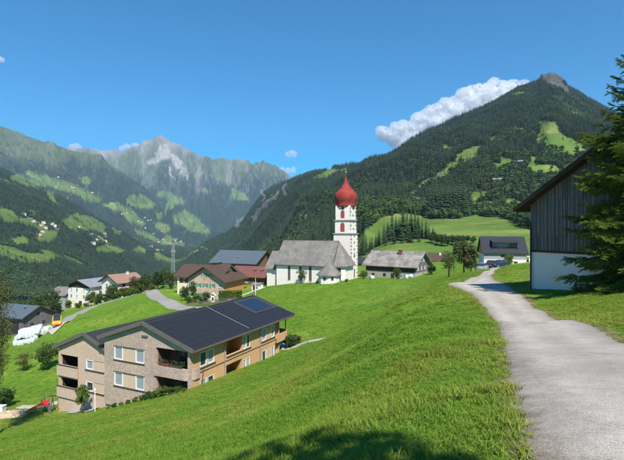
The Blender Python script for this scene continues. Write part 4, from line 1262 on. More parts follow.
# sacristy: eight-sided with tent roof
so = MB(); cs, cy_ = 18.4, -1.4
oct_ = [(cs + 3.0 * math.cos(math.radians(22.5 + 45 * k)), cy_ + 3.0 * math.sin(math.radians(22.5 + 45 * k))) for k in range(9)]
poly_wall(so, oct_[::1], -3, 4.5, 0.25)
so.build('sacristy_wall', M['white'], CH)
mb = MB(); orf = [(cs + 3.6 * math.cos(math.radians(22.5 + 45 * k)), cy_ + 3.6 * math.sin(math.radians(22.5 + 45 * k))) for k in range(8)]
V = [(x, y, 4.25) for x, y in orf] + [(cs, cy_ + .4, 8.0)] + [(x, y, 4.0) for x, y in orf]
mb.add(V, [(k, (k + 1) % 8, 8) for k in range(8)] + [(9 + k, 9 + (k + 1) % 8, (k + 1) % 8, k) for k in range(8)] + [tuple(9 + k for k in range(8))[::-1]])
mb.build('sacristy_roof', M['greyroof'], CH)
for k in (5, 6):
    p, q = Vector((*oct_[k], 0)), Vector((*oct_[k + 1], 0)); dr = (q - p).normalized(); n = Vector((dr.y, -dr.x, 0)); ln = (q - p).length
    R = Matrix((dr, n, Vector((0, 0, 1)))).transposed()
    for zc in (3.3, 0.4):
        MB().box(p + dr * ln / 2 + n * .01 + Vector((0, 0, zc)), (0.7, 0.08, 1.0), R).build('sacristy_window', M['glass'], CH)
# tower
TX, TY = 17.3, 12.95
tw = MB(); hw1, hw2 = 2.85, 2.42
tw.bx(TX - hw1, TX + hw1, TY - hw1, TY + hw1, -3, 15.5); tw.build('tower_base', M['white'], CH)
tu = MB(); tu.bx(TX - hw2 - .12, TX + hw2 + .12, TY - hw2 - .12, TY + hw2 + .12, 15.85, 19.6); tu.bx(TX - hw2, TX + hw2, TY - hw2, TY + hw2, 19.95, 24.3)
tu.build('tower_belfry', M['white'], CH)
MB().bx(TX - hw1 - .25, TX + hw1 + .25, TY - hw1 - .25, TY + hw1 + .25, 15.5, 15.85).build('cornice', M['trim'], CH)
MB().bx(TX - hw2 - .4, TX + hw2 + .4, TY - hw2 - .4, TY + hw2 + .4, 19.6, 19.95).build('cornice', M['trim'], CH)
dome = [(3.05, 24.0), (3.15, 24.3), (3.0, 24.7), (3.12, 25.2), (3.45, 26.0), (3.68, 26.8), (3.62, 27.6), (3.25, 28.3), (2.65, 28.95), (2.0, 29.6), (1.45, 30.2), (1.02, 30.9), (0.70, 31.6), (0.45, 32.3), (0.27, 33.0), (0.14, 33.8), (0.05, 34.4)]
do = MB().lathe(dome, 16, (TX, TY), math.radians(11.25)).build('onion_dome', M['reddome'], CH, smooth=True)
fi = MB().tube([(TX, TY, 34.2), (TX, TY, 36.4)], 0.05, 6); fi.box((TX, TY, 35.7), (0.9, 0.08, 0.09))
fi.build('cross', M['gold'], do)
MB().lathe([(0.02, 34.4), (0.22, 34.6), (0.28, 34.8), (0.22, 35.0), (0.02, 35.2)], 10, (TX, TY)).build('finial_ball', M['gold'], do, smooth=True)
def arch_louver(face, z, wd, h, mat, u=0):
    """shuttered belfry opening: arched panel with frame, proud of the wall"""
    hwf = hw2 + (.12 if z < 19.8 else 0)
    if z < 15.5: hwf = hw1
    pts = [(-wd / 2, -h / 2), (wd / 2, -h / 2), (wd / 2, h / 2 - wd / 2)] + [(wd / 2 * math.cos(math.radians(a)), h / 2 - wd / 2 + wd / 2 * math.sin(math.radians(a))) for a in range(20, 180, 20)] + [(-wd / 2, h / 2 - wd / 2)]
    def pos(a, zz, off):
        if face == 'F': return (TX + u + a, TY - hwf - off, z + zz)
        return (TX + hwf + off, TY + u + a, z + zz)
    fr_ = MB(); fr_.prism([pos(a * 1.25, q * 1.12, 0.0) for a, q in pts], Vector(pos(0, 0, .06)) - Vector(pos(0, 0, 0)))
    fo = fr_.build('belfry_window', M['trim'], CH)
    pp = MB(); pp.prism([pos(a, q, 0.061) for a, q in pts], Vector(pos(0, 0, .05)) - Vector(pos(0, 0, 0)))
    pp.build('louver', M[mat], fo)
for face in 'F':
    arch_louver(face, 17.7, 1.15, 2.5, 'redshutter'); arch_louver(face, 21.7, 1.05, 2.2, 'redshutter')
arch_louver('F', 23.6, 0.7, 0.9, 'darkmetal')
# painted corner stones on the tower: pairs of grey blocks up the corner beside the right-hand face
q1 = MB().bx(-.06, .06, -.42, .42, -.3, .3).mesh('quoin'); q1.materials.append(M['trim'])
for side, yq in (('near', TY - 1), ('far', TY + 1)):
    pass
zq = -1.0; k = 0
while zq < 23.8:
    hwf = hw1 if zq < 15.3 else (hw2 + .12 if zq < 19.5 else hw2)
    if not (15.0 < zq < 16.3 or 19.2 < zq < 20.4):
        wdt = 0.95 if k % 2 == 0 else 0.6
        for sgn in (-1, 1):
            o = link('quoin', q1, None, CH); o.location = (TX + hwf - .02, TY + sgn * (hwf - wdt / 2), zq + .3); o.scale = (1, wdt / .84, 1)
        if k % 2: o = link('quoin', q1, None, CH); o.location = (TX + hwf - .02, TY, zq + .3); o.scale = (1, 1.3, 1)
    zq += 1.05; k += 1
for zc in (3.5, 9.0):
    MB().bx(TX + hw1, TX + hw1 + .06, TY - .3, TY + .3, zc - .7, zc + .7).build('slit_window', M['glass'], CH)

# ================================================================== HOUSES OF THE VILLAGE
def at_px(px, d, py=None):
    x = (px - 312.0) / F * d
    return (x, d, gz(x, d) if py is None else -(py - 230.0) / F * d)
D2R = math.radians
gs = dict(frame='whitetrim', pane='glass', mull=1, shutter='greenshutter', sill=False)
ws = dict(frame='whitetrim', pane='glass', mull=1, sill=True)
ds_ = dict(frame='darkwood', pane='glass', mull=1, sill=False)
# brown shingled house with green shutters (front wing: gable towards the camera)
bx_, by_, bz_ = at_px(216.5, 139)
BHr = D2R(-110)
bh, fr = house('shingled_house', 'brown roofed old house with shingle gable and green shutters behind the garden hedge', 'house', (bx_, by_, -20.9), BHr, 12.0, 12.6, 6.2, 0.60,
      'oldshingle', 'brownroof', ov=1.1, ovg=1.3, zb=-3,
      wins=[('R', a, z, 0.95, 1.25, gs) for z in (1.6, 4.5) for a in (1.6, 3.9, 6.3, 8.7)] + [('R', 11.1, 4.5, .8, 1.1, ws), ('R', 10.9, 1.5, .95, 1.25, ws), ('R', 5.6, 7.6, .8, 1.1, gs), ('R', 7.4, 7.6, .8, 1.1, gs)],
      chims=[(-3.0, -0.6, 1.2, .7, 'darkmetal')])
MB().bx(-5.9, 5.6, 6.3, 6.36, 0.6, 5.9).build('board_cladding', M['orangewood'], bh)['label'] = 'bright orange board cladding on the side wall'
# its side wing
wing = MB(); 
def sub_wing(T, cx, cy, L, W, He, slope, wallm, roofm, wins, ov=0.9, ovg=0.9):
    """a second volume of the same house, ridge along local y"""
    mb = MB()
    fr = {'F': ((cx + W / 2, cy - L / 2, 0), (0, 1, 0), (1, 0, 0), L), 'B': ((cx - W / 2, cy + L / 2, 0), (0, -1, 0), (-1, 0, 0), L),
          'L': ((cx - W / 2, cy - L / 2, 0), (1, 0, 0), (0, -1, 0), W), 'R': ((cx + W / 2, cy + L / 2, 0), (-1, 0, 0), (0, 1, 0), W)}
    zr = He + slope * W / 2
    for k, (o, dr, n, ln) in fr.items():
        top = [(0, He), (ln, He)] if k in 'FB' else [(0, He), (ln / 2, zr), (ln, He)]
        holes = [(a - wd / 2, a + wd / 2, z - h / 2, z + h / 2) for (fc, a, z, wd, h, *_r) in wins if fc == k]
        wall_pieces(mb, o, dr, n, ln, -3, top, holes, .3, 0 if k in 'FB' else .3)
    mb.build('wing_wall', M[wallm], T)
    hw = W / 2 + ov; z0 = zr + .012; ze = z0 - slope * hw; th = .22
    prof = [(-hw, ze), (0, z0), (hw, ze), (hw, ze + th), (0, z0 + th), (-hw, ze + th)]
    MB().prism([(cx + q, cy - L / 2 - ovg, z) for q, z in prof], (0, L + 2 * ovg, 0)).build('wing_roof', M[roofm], T)
    for (fc, a, z, wd, h, kw) in wins:
        o, dr, n, ln = fr[fc]; window(T, o, dr, n, a, z, wd, h, **kw)
sub_wing(bh, -1.4, -4.2, 15.5, 9.6, 6.9, 0.60, 'cream', 'brownroof',
         [('F', 1.6, 5.3, 1.6, 1.6, ds_), ('F', 3.4, 5.3, 1.6, 1.6, ds_), ('F', 0.9, 5.2, .01, .01, ds_), ('F', 2.1, 1.8, 0.9, 1.2, gs), ('F', 4.2, 1.8, 0.9, 1.2, gs)][:2] +
         [('F', 1.7, 1.8, 0.9, 1.2, gs), ('F', 4.0, 1.8, 0.9, 1.2, gs)])
for cyq in (-7.5, -5.5, -3.0):
    MB().lathe([(0.12, 9.4), (0.12, 10.3)], 8, (-1.4, cyq)).build('flue', M['darkmetal'], bh)
# red-brown roofed low house beside it
x, y, z = at_px(254, 156)
rh, _ = house('low_red_roofed_house', 'low brown wooden house with red-brown roof and two roof vents beside the church', 'house', (x, y, -19.0), D2R(-24), 13.5, 8.6, 3.6, 0.62, 'brownwood', 'redroof', 0.9, 0.8,
      wins=[('F', 3.0, 1.8, 1.0, 1.2, ws), ('F', 6.5, 1.8, 1.0, 1.2, ws)], doors=[('F', 11.2, 1.0, 1.2, 2.1, 'darkwood')],
      chims=[(1.8, -2.2, 0.7, .8, 'redroof'), (4.6, -2.2, 0.7, .8, 'redroof')])
x, y, z = at_px(257.5, 133)
ks, _ = house('white_shed', 'tiny white shed with a dark opening beside the orange wall', 'shed', (x, y, -18.3), D2R(-24), 2.6, 2.2, 2.3, 0.35, 'white', 'greyroof', 0.25, 0.25, .1,
      wins=[('F', 1.7, 1.3, .8, 1.0, ws)], doors=[('F', 0.7, 0.95, .8, 1.9, 'darkwood')], th=.15)
# blue-grey barn behind
x, y, z = at_px(243, 180)
house('large_barn', 'large brown barn with blue-grey sheet roof behind the red-brown roof', 'barn', (x, y, -21.0), D2R(-26), 20.5, 13.0, 8.6, 0.62, 'brownwood', 'blueroof', 1.0, 1.0,
      wins=[('R', 4.5, 9.8, 1.2, 1.2, ds_), ('R', 8.5, 9.8, 1.2, 1.2, ds_), ('F', 4, 7.4, 1.2, 1.0, ds_)], fascia='darkwood', chims=[(0.5, -4.2, 0.35, .5, 'darkmetal')])
# farmhouse right of the church
x, y, z = at_px(397.5, 143)
fh, _ = house('farmhouse', 'old wooden farmhouse with pale grey roof and red chimney right of the church', 'farmhouse', (x, y, -15.2), D2R(-36), 16.5, 11.4, 4.5, 0.66, 'stone', 'farmroof', 0.9, 1.1,
      upper='darkwood', upz=2.5, gable='greywood', gz0=2.3,
      wins=[('R', a, 1.2, 0.9, 1.2, ws) for a in (1.6, 3.8, 9.6)] + [('R', a, 3.6, 0.85, 1.1, ws) for a in (2.6, 5.2, 7.8)] + [('R', 4.6, 6.0, .8, 1.0, ws), ('R', 6.9, 6.0, .8, 1.0, ws), ('F', 2.6, 1.2, 1, 1, ds_), ('F', 6.5, 1.3, 1.0, 1.0, ds_), ('F', 12.0, 1.2, .9, 1.0, ws)],
      doors=[('F', 9.2, 0.9, 1.3, 2.0, 'darkwood'), ('R', 6.7, 1.0, 1.0, 2.0, 'brownwood')], chims=[(1.6, -1.2, 1.5, 1.0, 'redroof')])
# small house half hidden behind it
x, y, z = at_px(437.5, 172)
house('small_brown_house', 'small brown house half hidden behind the apple trees', 'house', (x, y, -15.6), D2R(-18), 10, 8, 4.2, 0.6, 'brownwood', 'brownroof', 0.8, 0.8, gable='brownwood', gz0=3,
      wins=[('F', 3, 2.2, 1, 1.2, ws), ('F', 7, 2.2, 1, 1.2, ws), ('R', 4, 2.2, 1, 1.2, ws)], chims=[(1, -1, 1, .7, 'white')])
x, y, z = at_px(360, 180)
house('slate_shed', 'low shed with slate roof between tower and farmhouse', 'shed', (x, y, -16.5), D2R(-10), 12, 7, 3.6, 0.5, 'greywood', 'slateroof', 0.6, 0.6)
# modern house on the right with a dormer cut into its dark roof
x, y, z = at_px(501.5, 131)
mh, _ = house('modern_house', 'house with dark slate roof, inset dormer and white ground floor behind parked cars', 'house', (x, y, -10.9), D2R(-12), 11.2, 9.6, 4.6, 0.88, 'white', 'slateroof', 0.5, 0.5, upper='greypl', upz=2.6, gable='orangewood', gz0=4.0,
      wins=[('F', 5.2, 3.6, 1.4, .8, ds_), ('R', 3.0, 5.8, 1.3, 1.5, ws), ('R', 6.6, 5.8, 1.3, 1.5, ws), ('R', 4.8, 1.4, 1.6, 1.6, ws)],
      doors=[('F', 2.2, 1.1, 2.6, 2.2, 'white'), ('F', 8.4, 1.05, 1.0, 2.1, 'darkwood')])
dm = MB()
def roofz(yy): return 4.6 + 0.88 * (4.8 - abs(yy)) + 0.23
dm.bx(-3.2, 3.4, -4.3, -1.55, 6.35, 6.45); 
zt = roofz(-1.5)
dm.prism([(-3.3, -4.4, 7.35), (3.5, -4.4, 7.35), (3.5, -1.4, zt + .25), (-3.3, -1.4, zt + .25)], (0, 0, 0.14))
dm.bx(-3.2, -3.05, -4.25, -1.6, 5.3, 7.36); dm.bx(3.25, 3.4, -4.25, -1.6, 5.3, 7.36)
dm.bx(-3.05, 3.25, -4.0, -3.9, 5.3, 5.75)
do_ = dm.build('dormer', M['slateroof'], mh)
MB().bx(-3.05, 3.25, -3.5, -3.4, 5.5, 7.4).build('dormer_wall', M['greypl'], do_)
MB().bx(-1.9, 0.6, -3.6, -3.51, 5.9, 7.0).build('dormer_window', M['blind'], do_)
MB().bx(1.4, 2.9, -3.6, -3.51, 5.9, 7.0).build('dormer_window', M['glass'], do_)
pg = MB()
for (xx, yy) in ((6.4, -4.6), (8.4, -4.6), (8.4, -1.2)):
    pg.bx(xx - .15, xx + .15, yy - .15, yy + .15, -1.5, 3.4)
pg.bx(5.7, 8.7, -4.9, -1.0, 3.4, 3.65)
pg.build('side_porch', M['white'], mh)
MB().bx(5.7, 8.65, -4.85, -4.8, 3.66, 4.5).build('porch_railing', M['greywood'], mh)
MB().lathe([(0.16, 8.6), (0.16, 9.4)], 8, (1.5, 0.5)).build('flue', M['metal'], mh)

# houses by the farm lane on the left
x, y, z = at_px(93.5, 190)
wh, _ = house('white_house', 'tall white three-storey house with black timber gable, left of the terracotta roof', 'house', (x, y, -31.8), D2R(-113), 14.0, 12.6, 9.0, 0.36, 'white', 'palemetal', 0.9, 1.2, gable='darkwood', gz0=8.2, fascia='darkwood',
      wins=[('R', a, zz, 1.05, 1.4, ws) for zz in (2.0, 4.8, 7.4) for a in (1.8, 5.0, 8.9)][0:1] + [('R', a, zz, 1.05, 1.4, dict(frame='whitetrim', pane='blind' if (k % 2) else 'glass', mull=1)) for k, (a, zz) in enumerate([(1.8, 4.7), (5.0, 4.7), (8.9, 4.7), (1.8, 7.3), (5.0, 7.3), (8.9, 7.3)])] + [('B', 3, 4.7, 1.1, 1.4, ws), ('B', 7, 4.7, 1.1, 1.4, ws)],
      doors=[('R', 7.0, 1.6, 1.8, 2.6, 'darkmetal')])
MB().bx(7.0, 7.08, -6.3, -2.4, -3, 3.2).build('ground_floor_render', M['cream'], wh)
x, y, z = at_px(66, 203)
house('grey_house', 'dark grey house with pale roof and white shutters beside the tall white house', 'house', (x, y, -35.0), D2R(-20), 9.0, 9.0, 6.4, 0.62, 'greypl', 'greyroof', 0.6, 0.6,
      wins=[('F', a, zz, .9, 1.2, dict(frame='whitetrim', pane='blind', mull=0, shutter='whitetrim')) for a in (2.4, 6.4) for zz in (2.2, 4.9)] + [('R', 4.5, 5, 1, 1.2, ws)])
x, y, z = at_px(122, 184)
th_, _ = house('chalet', 'white chalet with terracotta roof and orange wooden balcony', 'house', (x, y, -27.2), D2R(-122), 11.0, 10.5, 6.6, 0.50, 'white', 'terraroof', 1.0, 1.2, fascia='darkwood',
      wins=[('R', a, zz, 1.3, 1.3, ws) for zz in (2.0, 5.0) for a in (3.2, 7.4)] + [('B', a, zz, 1.2, 1.4, ds_) for zz in (2.0, 5.2) for a in (2.6, 6.2, 9.6)], chims=[(-2, 0.8, 1.3, .7, 'white')])
bl = MB(); bl.bx(-5.4, 5.9, 5.26, 6.7, 3.2, 3.35); bo = bl.build('balcony', M['orangewood'], th_)
rail = MB().bx(-.06, .06, -.02, .02, 0, 1.0).mesh('rail_board'); rail.materials.append(M['orangewood'])
MB().bx(-5.4, 5.9, 6.64, 6.72, 4.34, 4.44).build('handrail', M['orangewood'], bo)
for k in range(45):
    o = link('rail_board', rail, None, bo); o.location = (-5.35 + k * .254, 6.66, 3.35); o.scale = (1.7, 1, 1)
# farm barn at the left edge
x, y, z = at_px(21, 128)
lbn, _ = house('farm_barn', 'grey wooden farm barn with blue-grey roof behind the white bales', 'barn', (x, y, -28.0), D2R(-20), 13.5, 9.0, 4.4, 0.50, 'greywood', 'blueroof', 0.8, 0.8, fascia='darkwood',
      wins=[('R', 2.6, 2.0, .9, .9, ds_), ('R', 6.2, 2.0, .9, .9, ds_), ('R', 4.5, 4.6, .9, .9, ds_)],
      doors=[('F', 10.4, 1.3, 3.0, 3.4, 'darkmetal')], chims=[(-1.5, -2.6, 0.5, .5, 'darkmetal'), (3.5, -1.4, 0.5, .5, 'darkmetal')])
mb = MB()   # its cross wing, gable to the front
def wing_y(T, cx, y0, y1, W, He, slope, wallm, roofm):
    mb = MB()
    zr = He + slope * W / 2
    wall_pieces(mb, (cx - W / 2, y0, 0), (1, 0, 0), (0, -1, 0), W, -3, [(0, He), (W / 2, zr), (W, He)], [(W * .6, W * .6 + .9, 1.6, 2.5)], .25, .25)
    wall_pieces(mb, (cx + W / 2, y0, 0), (0, 1, 0), (1, 0, 0), y1 - y0, -3, [(0, He), (y1 - y0, He)], [], .25)
    wall_pieces(mb, (cx - W / 2, y1, 0), (0, -1, 0), (-1, 0, 0), y1 - y0, -3, [(0, He), (y1 - y0, He)], [], .25)
    mb.build('wing_wall', M[wallm], T)
    window(T, (cx - W / 2, y0, 0), (1, 0, 0), (0, -1, 0), W * .6 + .45, 2.05, .9, .9, **ds_)
    hw = W / 2 + .7; z0 = zr + .012; ze = z0 - slope * hw; tq = .22
    prof = [(-hw, ze), (0, z0), (hw, ze), (hw, ze + tq), (0, z0 + tq), (-hw, ze + tq)]
    MB().prism([(cx + q, y0 - .8, z) for q, z in prof], (0, y1 - y0 + .8, 0)).build('wing_roof', M[roofm], T)
wing_y(lbn, -4.6, -9.5, -0.2, 8.6, 4.1, 0.50, 'greywood', 'blueroof')
x, y, z = at_px(38, 152)
house('old_brown_shed', 'low brown roofed shed behind the grey farm barn', 'shed', (x, y, -31.0), D2R(-10), 12, 7, 3.2, .5, 'brownwood', 'brownroof', .6, .6)

# dark barn on the right, gable in shade, white plastered base
BNn = Vector((-0.90, -0.436, 0))
bang = math.atan2(BNn.y, BNn.x)            # local +x points out of the visible gable
gd = Vector((-BNn.y, BNn.x, 0))            # local +y
cpos = Vector((17.05, 35.1, 0))            # visible corner
Wb, Lb = 13.0, 16.0
# the left corner seen from the camera is at local (L/2, +W/2) or (L/2,-W/2)
lx = Matrix.Rotation(bang, 3, 'Z') @ Vector((1, 0, 0)); ly = Matrix.Rotation(bang, 3, 'Z') @ Vector((0, 1, 0))
ctr = cpos - lx * Lb / 2 + ly * Wb / 2
BZ = -4.75
bn, bfr = house('dark_barn', 'dark weathered board barn on a white plastered base behind the spruce', 'barn', (ctr.x, ctr.y, BZ), bang, Lb, Wb, 6.75, 0.60, 'white', 'brownroof', 0.95, 0.75, .2, upper='barnwood', upz=3.15, gable='barnwood', gz0=3.15, fascia='darkwood', zb=-1.5,
      wins=[('R', 4.2, 0.55, 1.3, 0.9, dict(frame='greywood', pane='glass', mull=2, sill=False)), ('R', 8.6, 0.5, 2.0, 1.0, dict(frame='greywood', pane='glass', mull=2, sill=False))])
MB().bx(Lb / 2 + .005, Lb / 2 + .09, -Wb / 2, Wb / 2, 3.05, 3.2).build('base_ledge', M['darkwood'], bn)
MB().bx(Lb / 2 - .0, Lb / 2 + .12, -Wb / 2 - .02, Wb / 2, -1.5, 0.22).build('plinth', M['greypl'], bn)
# single boards of the gable, each a batten over the joint
bt = MB().bx(0, .03, -.03, .03, 0, 1).mesh('batten'); bt.materials.append(M['barnwood'])
for k in range(43):
    yq = -Wb / 2 + .25 + k * .3
    hh = 6.75 + .60 * (Wb / 2 - abs(yq)) - 3.25 - .05
    o = link('batten', bt, None, bn); o.location = (Lb / 2 + .001, yq, 3.22); o.scale = (1, 1, hh)
# gutter on the visible eave and the downpipe that bends back to the corner
ze = 6.75 - .60 * .95 + .1
MB().tube([(-Lb / 2 - .7, -Wb / 2 - 1.02, ze), (Lb / 2 + .7, -Wb / 2 - 1.02, ze)], .08, 8).build('gutter', M['darkmetal'], bn)
MB().tube([(Lb / 2 + .3, -Wb / 2 - 1.02, ze - .05), (Lb / 2 + .3, -Wb / 2 - .95, ze - .4), (Lb / 2 + .14, -Wb / 2 - .1, ze - .75), (Lb / 2 + .16, -Wb / 2 + .14, ze - 1.2), (Lb / 2 + .16, -Wb / 2 + .14, -0.6)], .06, 8).build('downpipe', M['darkmetal'], bn)

# ================================================================== MAST
mx, my, mz = at_px(173, 215)
ma = thing('lattice_mast', 'slim pale steel lattice mast rising behind the brown house', 'mast', (mx, my, mz))
legs = [(-.8, -.8), (.8, -.8), (.8, .8), (-.8, .8)]
HM = 22.0 + (0 - (mz + 26.0))
HM = -(238 - 230) / F * my - mz
for (a, b_) in legs:
    MB().bar((a, b_, 0), (a * .45, b_ * .45, HM - 1), .14).build('leg', M['metal'], ma)
br_ = MB(); nb_ = 14
for i in range(nb_):
    z0, z1 = (HM - 1) * i / nb_, (HM - 1) * (i + 1) / nb_
    f0, f1 = 1 - .55 * i / nb_, 1 - .55 * (i + 1) / nb_
    for k in range(4):
        p, q = legs[k], legs[(k + 1) % 4]
        br_.bar((p[0] * f0, p[1] * f0, z0), (q[0] * f1, q[1] * f1, z1), .08)
        br_.bar((q[0] * f0, q[1] * f0, z0), (p[0] * f1, p[1] * f1, z1), .08)
br_.build('bracing', M['metal'], ma)
MB().bx(-.9, .9, -.9, .9, HM - 1.1, HM - .95).build('platform', M['metal'], ma)
MB().bar((0, 0, HM - 1), (0, 0, HM + 1.5), .1).build('antenna', M['metal'], ma)
MB().bx(.2, 2.4, -.15, .15, HM - .7, HM - .3).build('arm', M['metal'], ma)

# ================================================================== TREES
ORD = 'first second third fourth fifth sixth seventh eighth ninth tenth eleventh twelfth thirteenth fourteenth fifteenth sixteenth seventeenth eighteenth nineteenth twentieth'.split()
def nth(k):
    return ORD[k] if k < 20 else 'twenty-' + ORD[k - 20]
leafm = {}
def crown_mesh(key, seed, **kw):
    if key not in leafm: leafm[key] = leaf_blob(key, seed, **kw)
    return leafm[key]
TRUNK = {}
def trunk_mesh(seed, h=0.5, r=0.022):
    k = (seed, h, r)
    if k in TRUNK: return TRUNK[k]
    rr = random.Random(seed); mb = MB()
    pts = [(0, 0, -0.04), (rr.uniform(-.01, .01), rr.uniform(-.01, .01), h * .4), (rr.uniform(-.03, .03), rr.uniform(-.03, .03), h), (rr.uniform(-.03, .03), rr.uniform(-.03, .03), h * 1.55)]
    mb.tube(pts, [r * 1.5, r, r * .75, r * .25], 7)
    for i in range(7):
        a = i * 2.4 + rr.random(); z0 = h * rr.uniform(.75, 1.25); L = rr.uniform(.18, .3)
        p0 = Vector((0, 0, z0)); p1 = p0 + Vector((math.cos(a) * L * .5, math.sin(a) * L * .5, L * .5)); p2 = p0 + Vector((math.cos(a) * L, math.sin(a) * L, L * .8))
        mb.tube([p0, p1, p2], [r * .45, r * .3, r * .1], 5)
    TRUNK[k] = mb.mesh('trunk', True); TRUNK[k].materials.append(M['bark'])
    return TRUNK[k]
def tree(name, label, px, d, h, wd, mat, seed=1, kind='round', group=None, cat='tree', dz=0, xy=None):
    x, y = xy if xy else ((px - 312.0) / F * d, d)
    o = thing(name, label, cat, (x, y, gz(x, y) + dz), random.uniform(0, 6), group)
    o.scale = (h, h, h)
    if kind == 'round': cm = crown_mesh('round%d_%s' % (seed % 3, mat), 40 + seed % 3, clumps=46, leaves=60, size=.030, rx=.40, z0=.10, z1=1.0)
    elif kind == 'tall': cm = crown_mesh('tall%d_%s' % (seed % 2, mat), 50 + seed % 2, clumps=44, leaves=50, size=.026, rx=.22, z0=.16, z1=1.0)
    elif kind == 'bush': cm = crown_mesh('bush%d_%s' % (seed % 3, mat), 60 + seed % 3, clumps=32, leaves=60, size=.05, rx=.55, z0=0.0, z1=1.0)
    elif kind == 'open': cm = crown_mesh('open%d_%s' % (seed % 2, mat), 70 + seed % 2, clumps=34, leaves=40, size=.028, rx=.42, z0=.2, z1=1.0)
    elif kind == 'weep': cm = crown_mesh('weep', 77, clumps=130, leaves=90, size=.0075, rx=.24, z0=.2, z1=1.0)
    if not cm.materials: cm.materials.append(M[mat])
    c = link('crown', cm, None, o)
    c.scale = (wd, wd, 1)
    tk = link('trunk' if kind != 'bush' else 'stem', trunk_mesh(seed % 4, .5 if kind != 'bush' else .3), None, o)
    tk.scale = (min(1, wd), min(1, wd), 1) if kind in ('tall', 'weep') else (1, 1, 1)
    return o
# apple trees near the parked cars
tree('apple_tree', 'small apple tree with bare trunk, leftmost near the parked cars', 449, 83, 5.2, 0.85, 'leaf_apple', 1, 'open')
tree('apple_tree', 'large apple tree with reddish brown crown left of the parked cars', 464, 88, 7.0, 0.95, 'leaf_rust', 2, 'round')
tree('apple_tree', 'green apple tree between the reddish tree and the silver car', 471, 92, 4.8, 0.9, 'leaf_apple', 3, 'round')
tree('small_tree', 'small bush-like tree in front of the modern house', 509, 112, 3.6, .9, 'leaf_light', 4, 'round')
tree('shrub', 'green shrub at the corner of the old farmhouse', 432, 134, 3.0, .9, 'leaf_dark', 5, 'bush')
tree('shrub', 'pale shrub before the long farmhouse wall', 397, 131, 3.4, .7, 'leaf_apple', 6, 'bush')
tree('shrub', 'low shrub under the left eave of the farmhouse', 364, 136, 3.0, .7, 'leaf_light', 7, 'bush')
tree('young_tree', 'young tree before the tall church windows', 302, 130.5, 4.4, 1.0, 'leaf_apple', 8, 'open')
tree('shrub', 'yellow flowering shrub at the foot of the apse', 346.5, 124.5, 1.0, 1.1, 'leaf_light', 9, 'bush')
# trees along the lane by the mast and brown house
tree('garden_tree', 'round dark tree left of the lane by the mast', 158, 172, 7.5, 1.0, 'leaf_dark', 10, 'round')
tree('garden_tree', 'reddish tree below the steel mast', 170, 165, 7.0, .95, 'leaf_rust', 11, 'round')
tree('garden_tree', 'dark conifer-like tree right of the mast', 163, 178, 8.5, .9, 'leaf_dark', 12, 'tall')
tree('shrub', 'clipped green bush at the bend of the lane', 171, 152, 3.0, .7, 'leaf_dark', 13, 'bush')
tree('shrub', 'bush on the low bank above the lane', 152, 168, 3.0, 1, 'leaf_rust', 14, 'bush')
tree('garden_tree', 'slim green tree at the left corner of the brown house', 193, 127, 6.0, .9, 'leaf_apple', 15, 'tall')
tree('garden_tree', 'dark green garden tree by the cream wall', 185, 124, 4.2, .9, 'leaf_dark', 16, 'round')
tree('shrub', 'bright yellow-green shrub in the brown house garden', 196.5, 121, 2.6, .8, 'leaf_light', 17, 'bush')
tree('shrub', 'leafy garden shrub left of the garden cross', 206, 121, 3.0, .8, 'leaf_apple', 18, 'bush')
tree('shrub', 'yellow-green shrub right of the dark garden tree', 189, 119, 2.2, .8, 'leaf_apple', 19, 'bush')
tree('shrub', 'small dark shrub at the garden fence', 201, 116, 2.0, .8, 'leaf_dark', 20, 'bush')
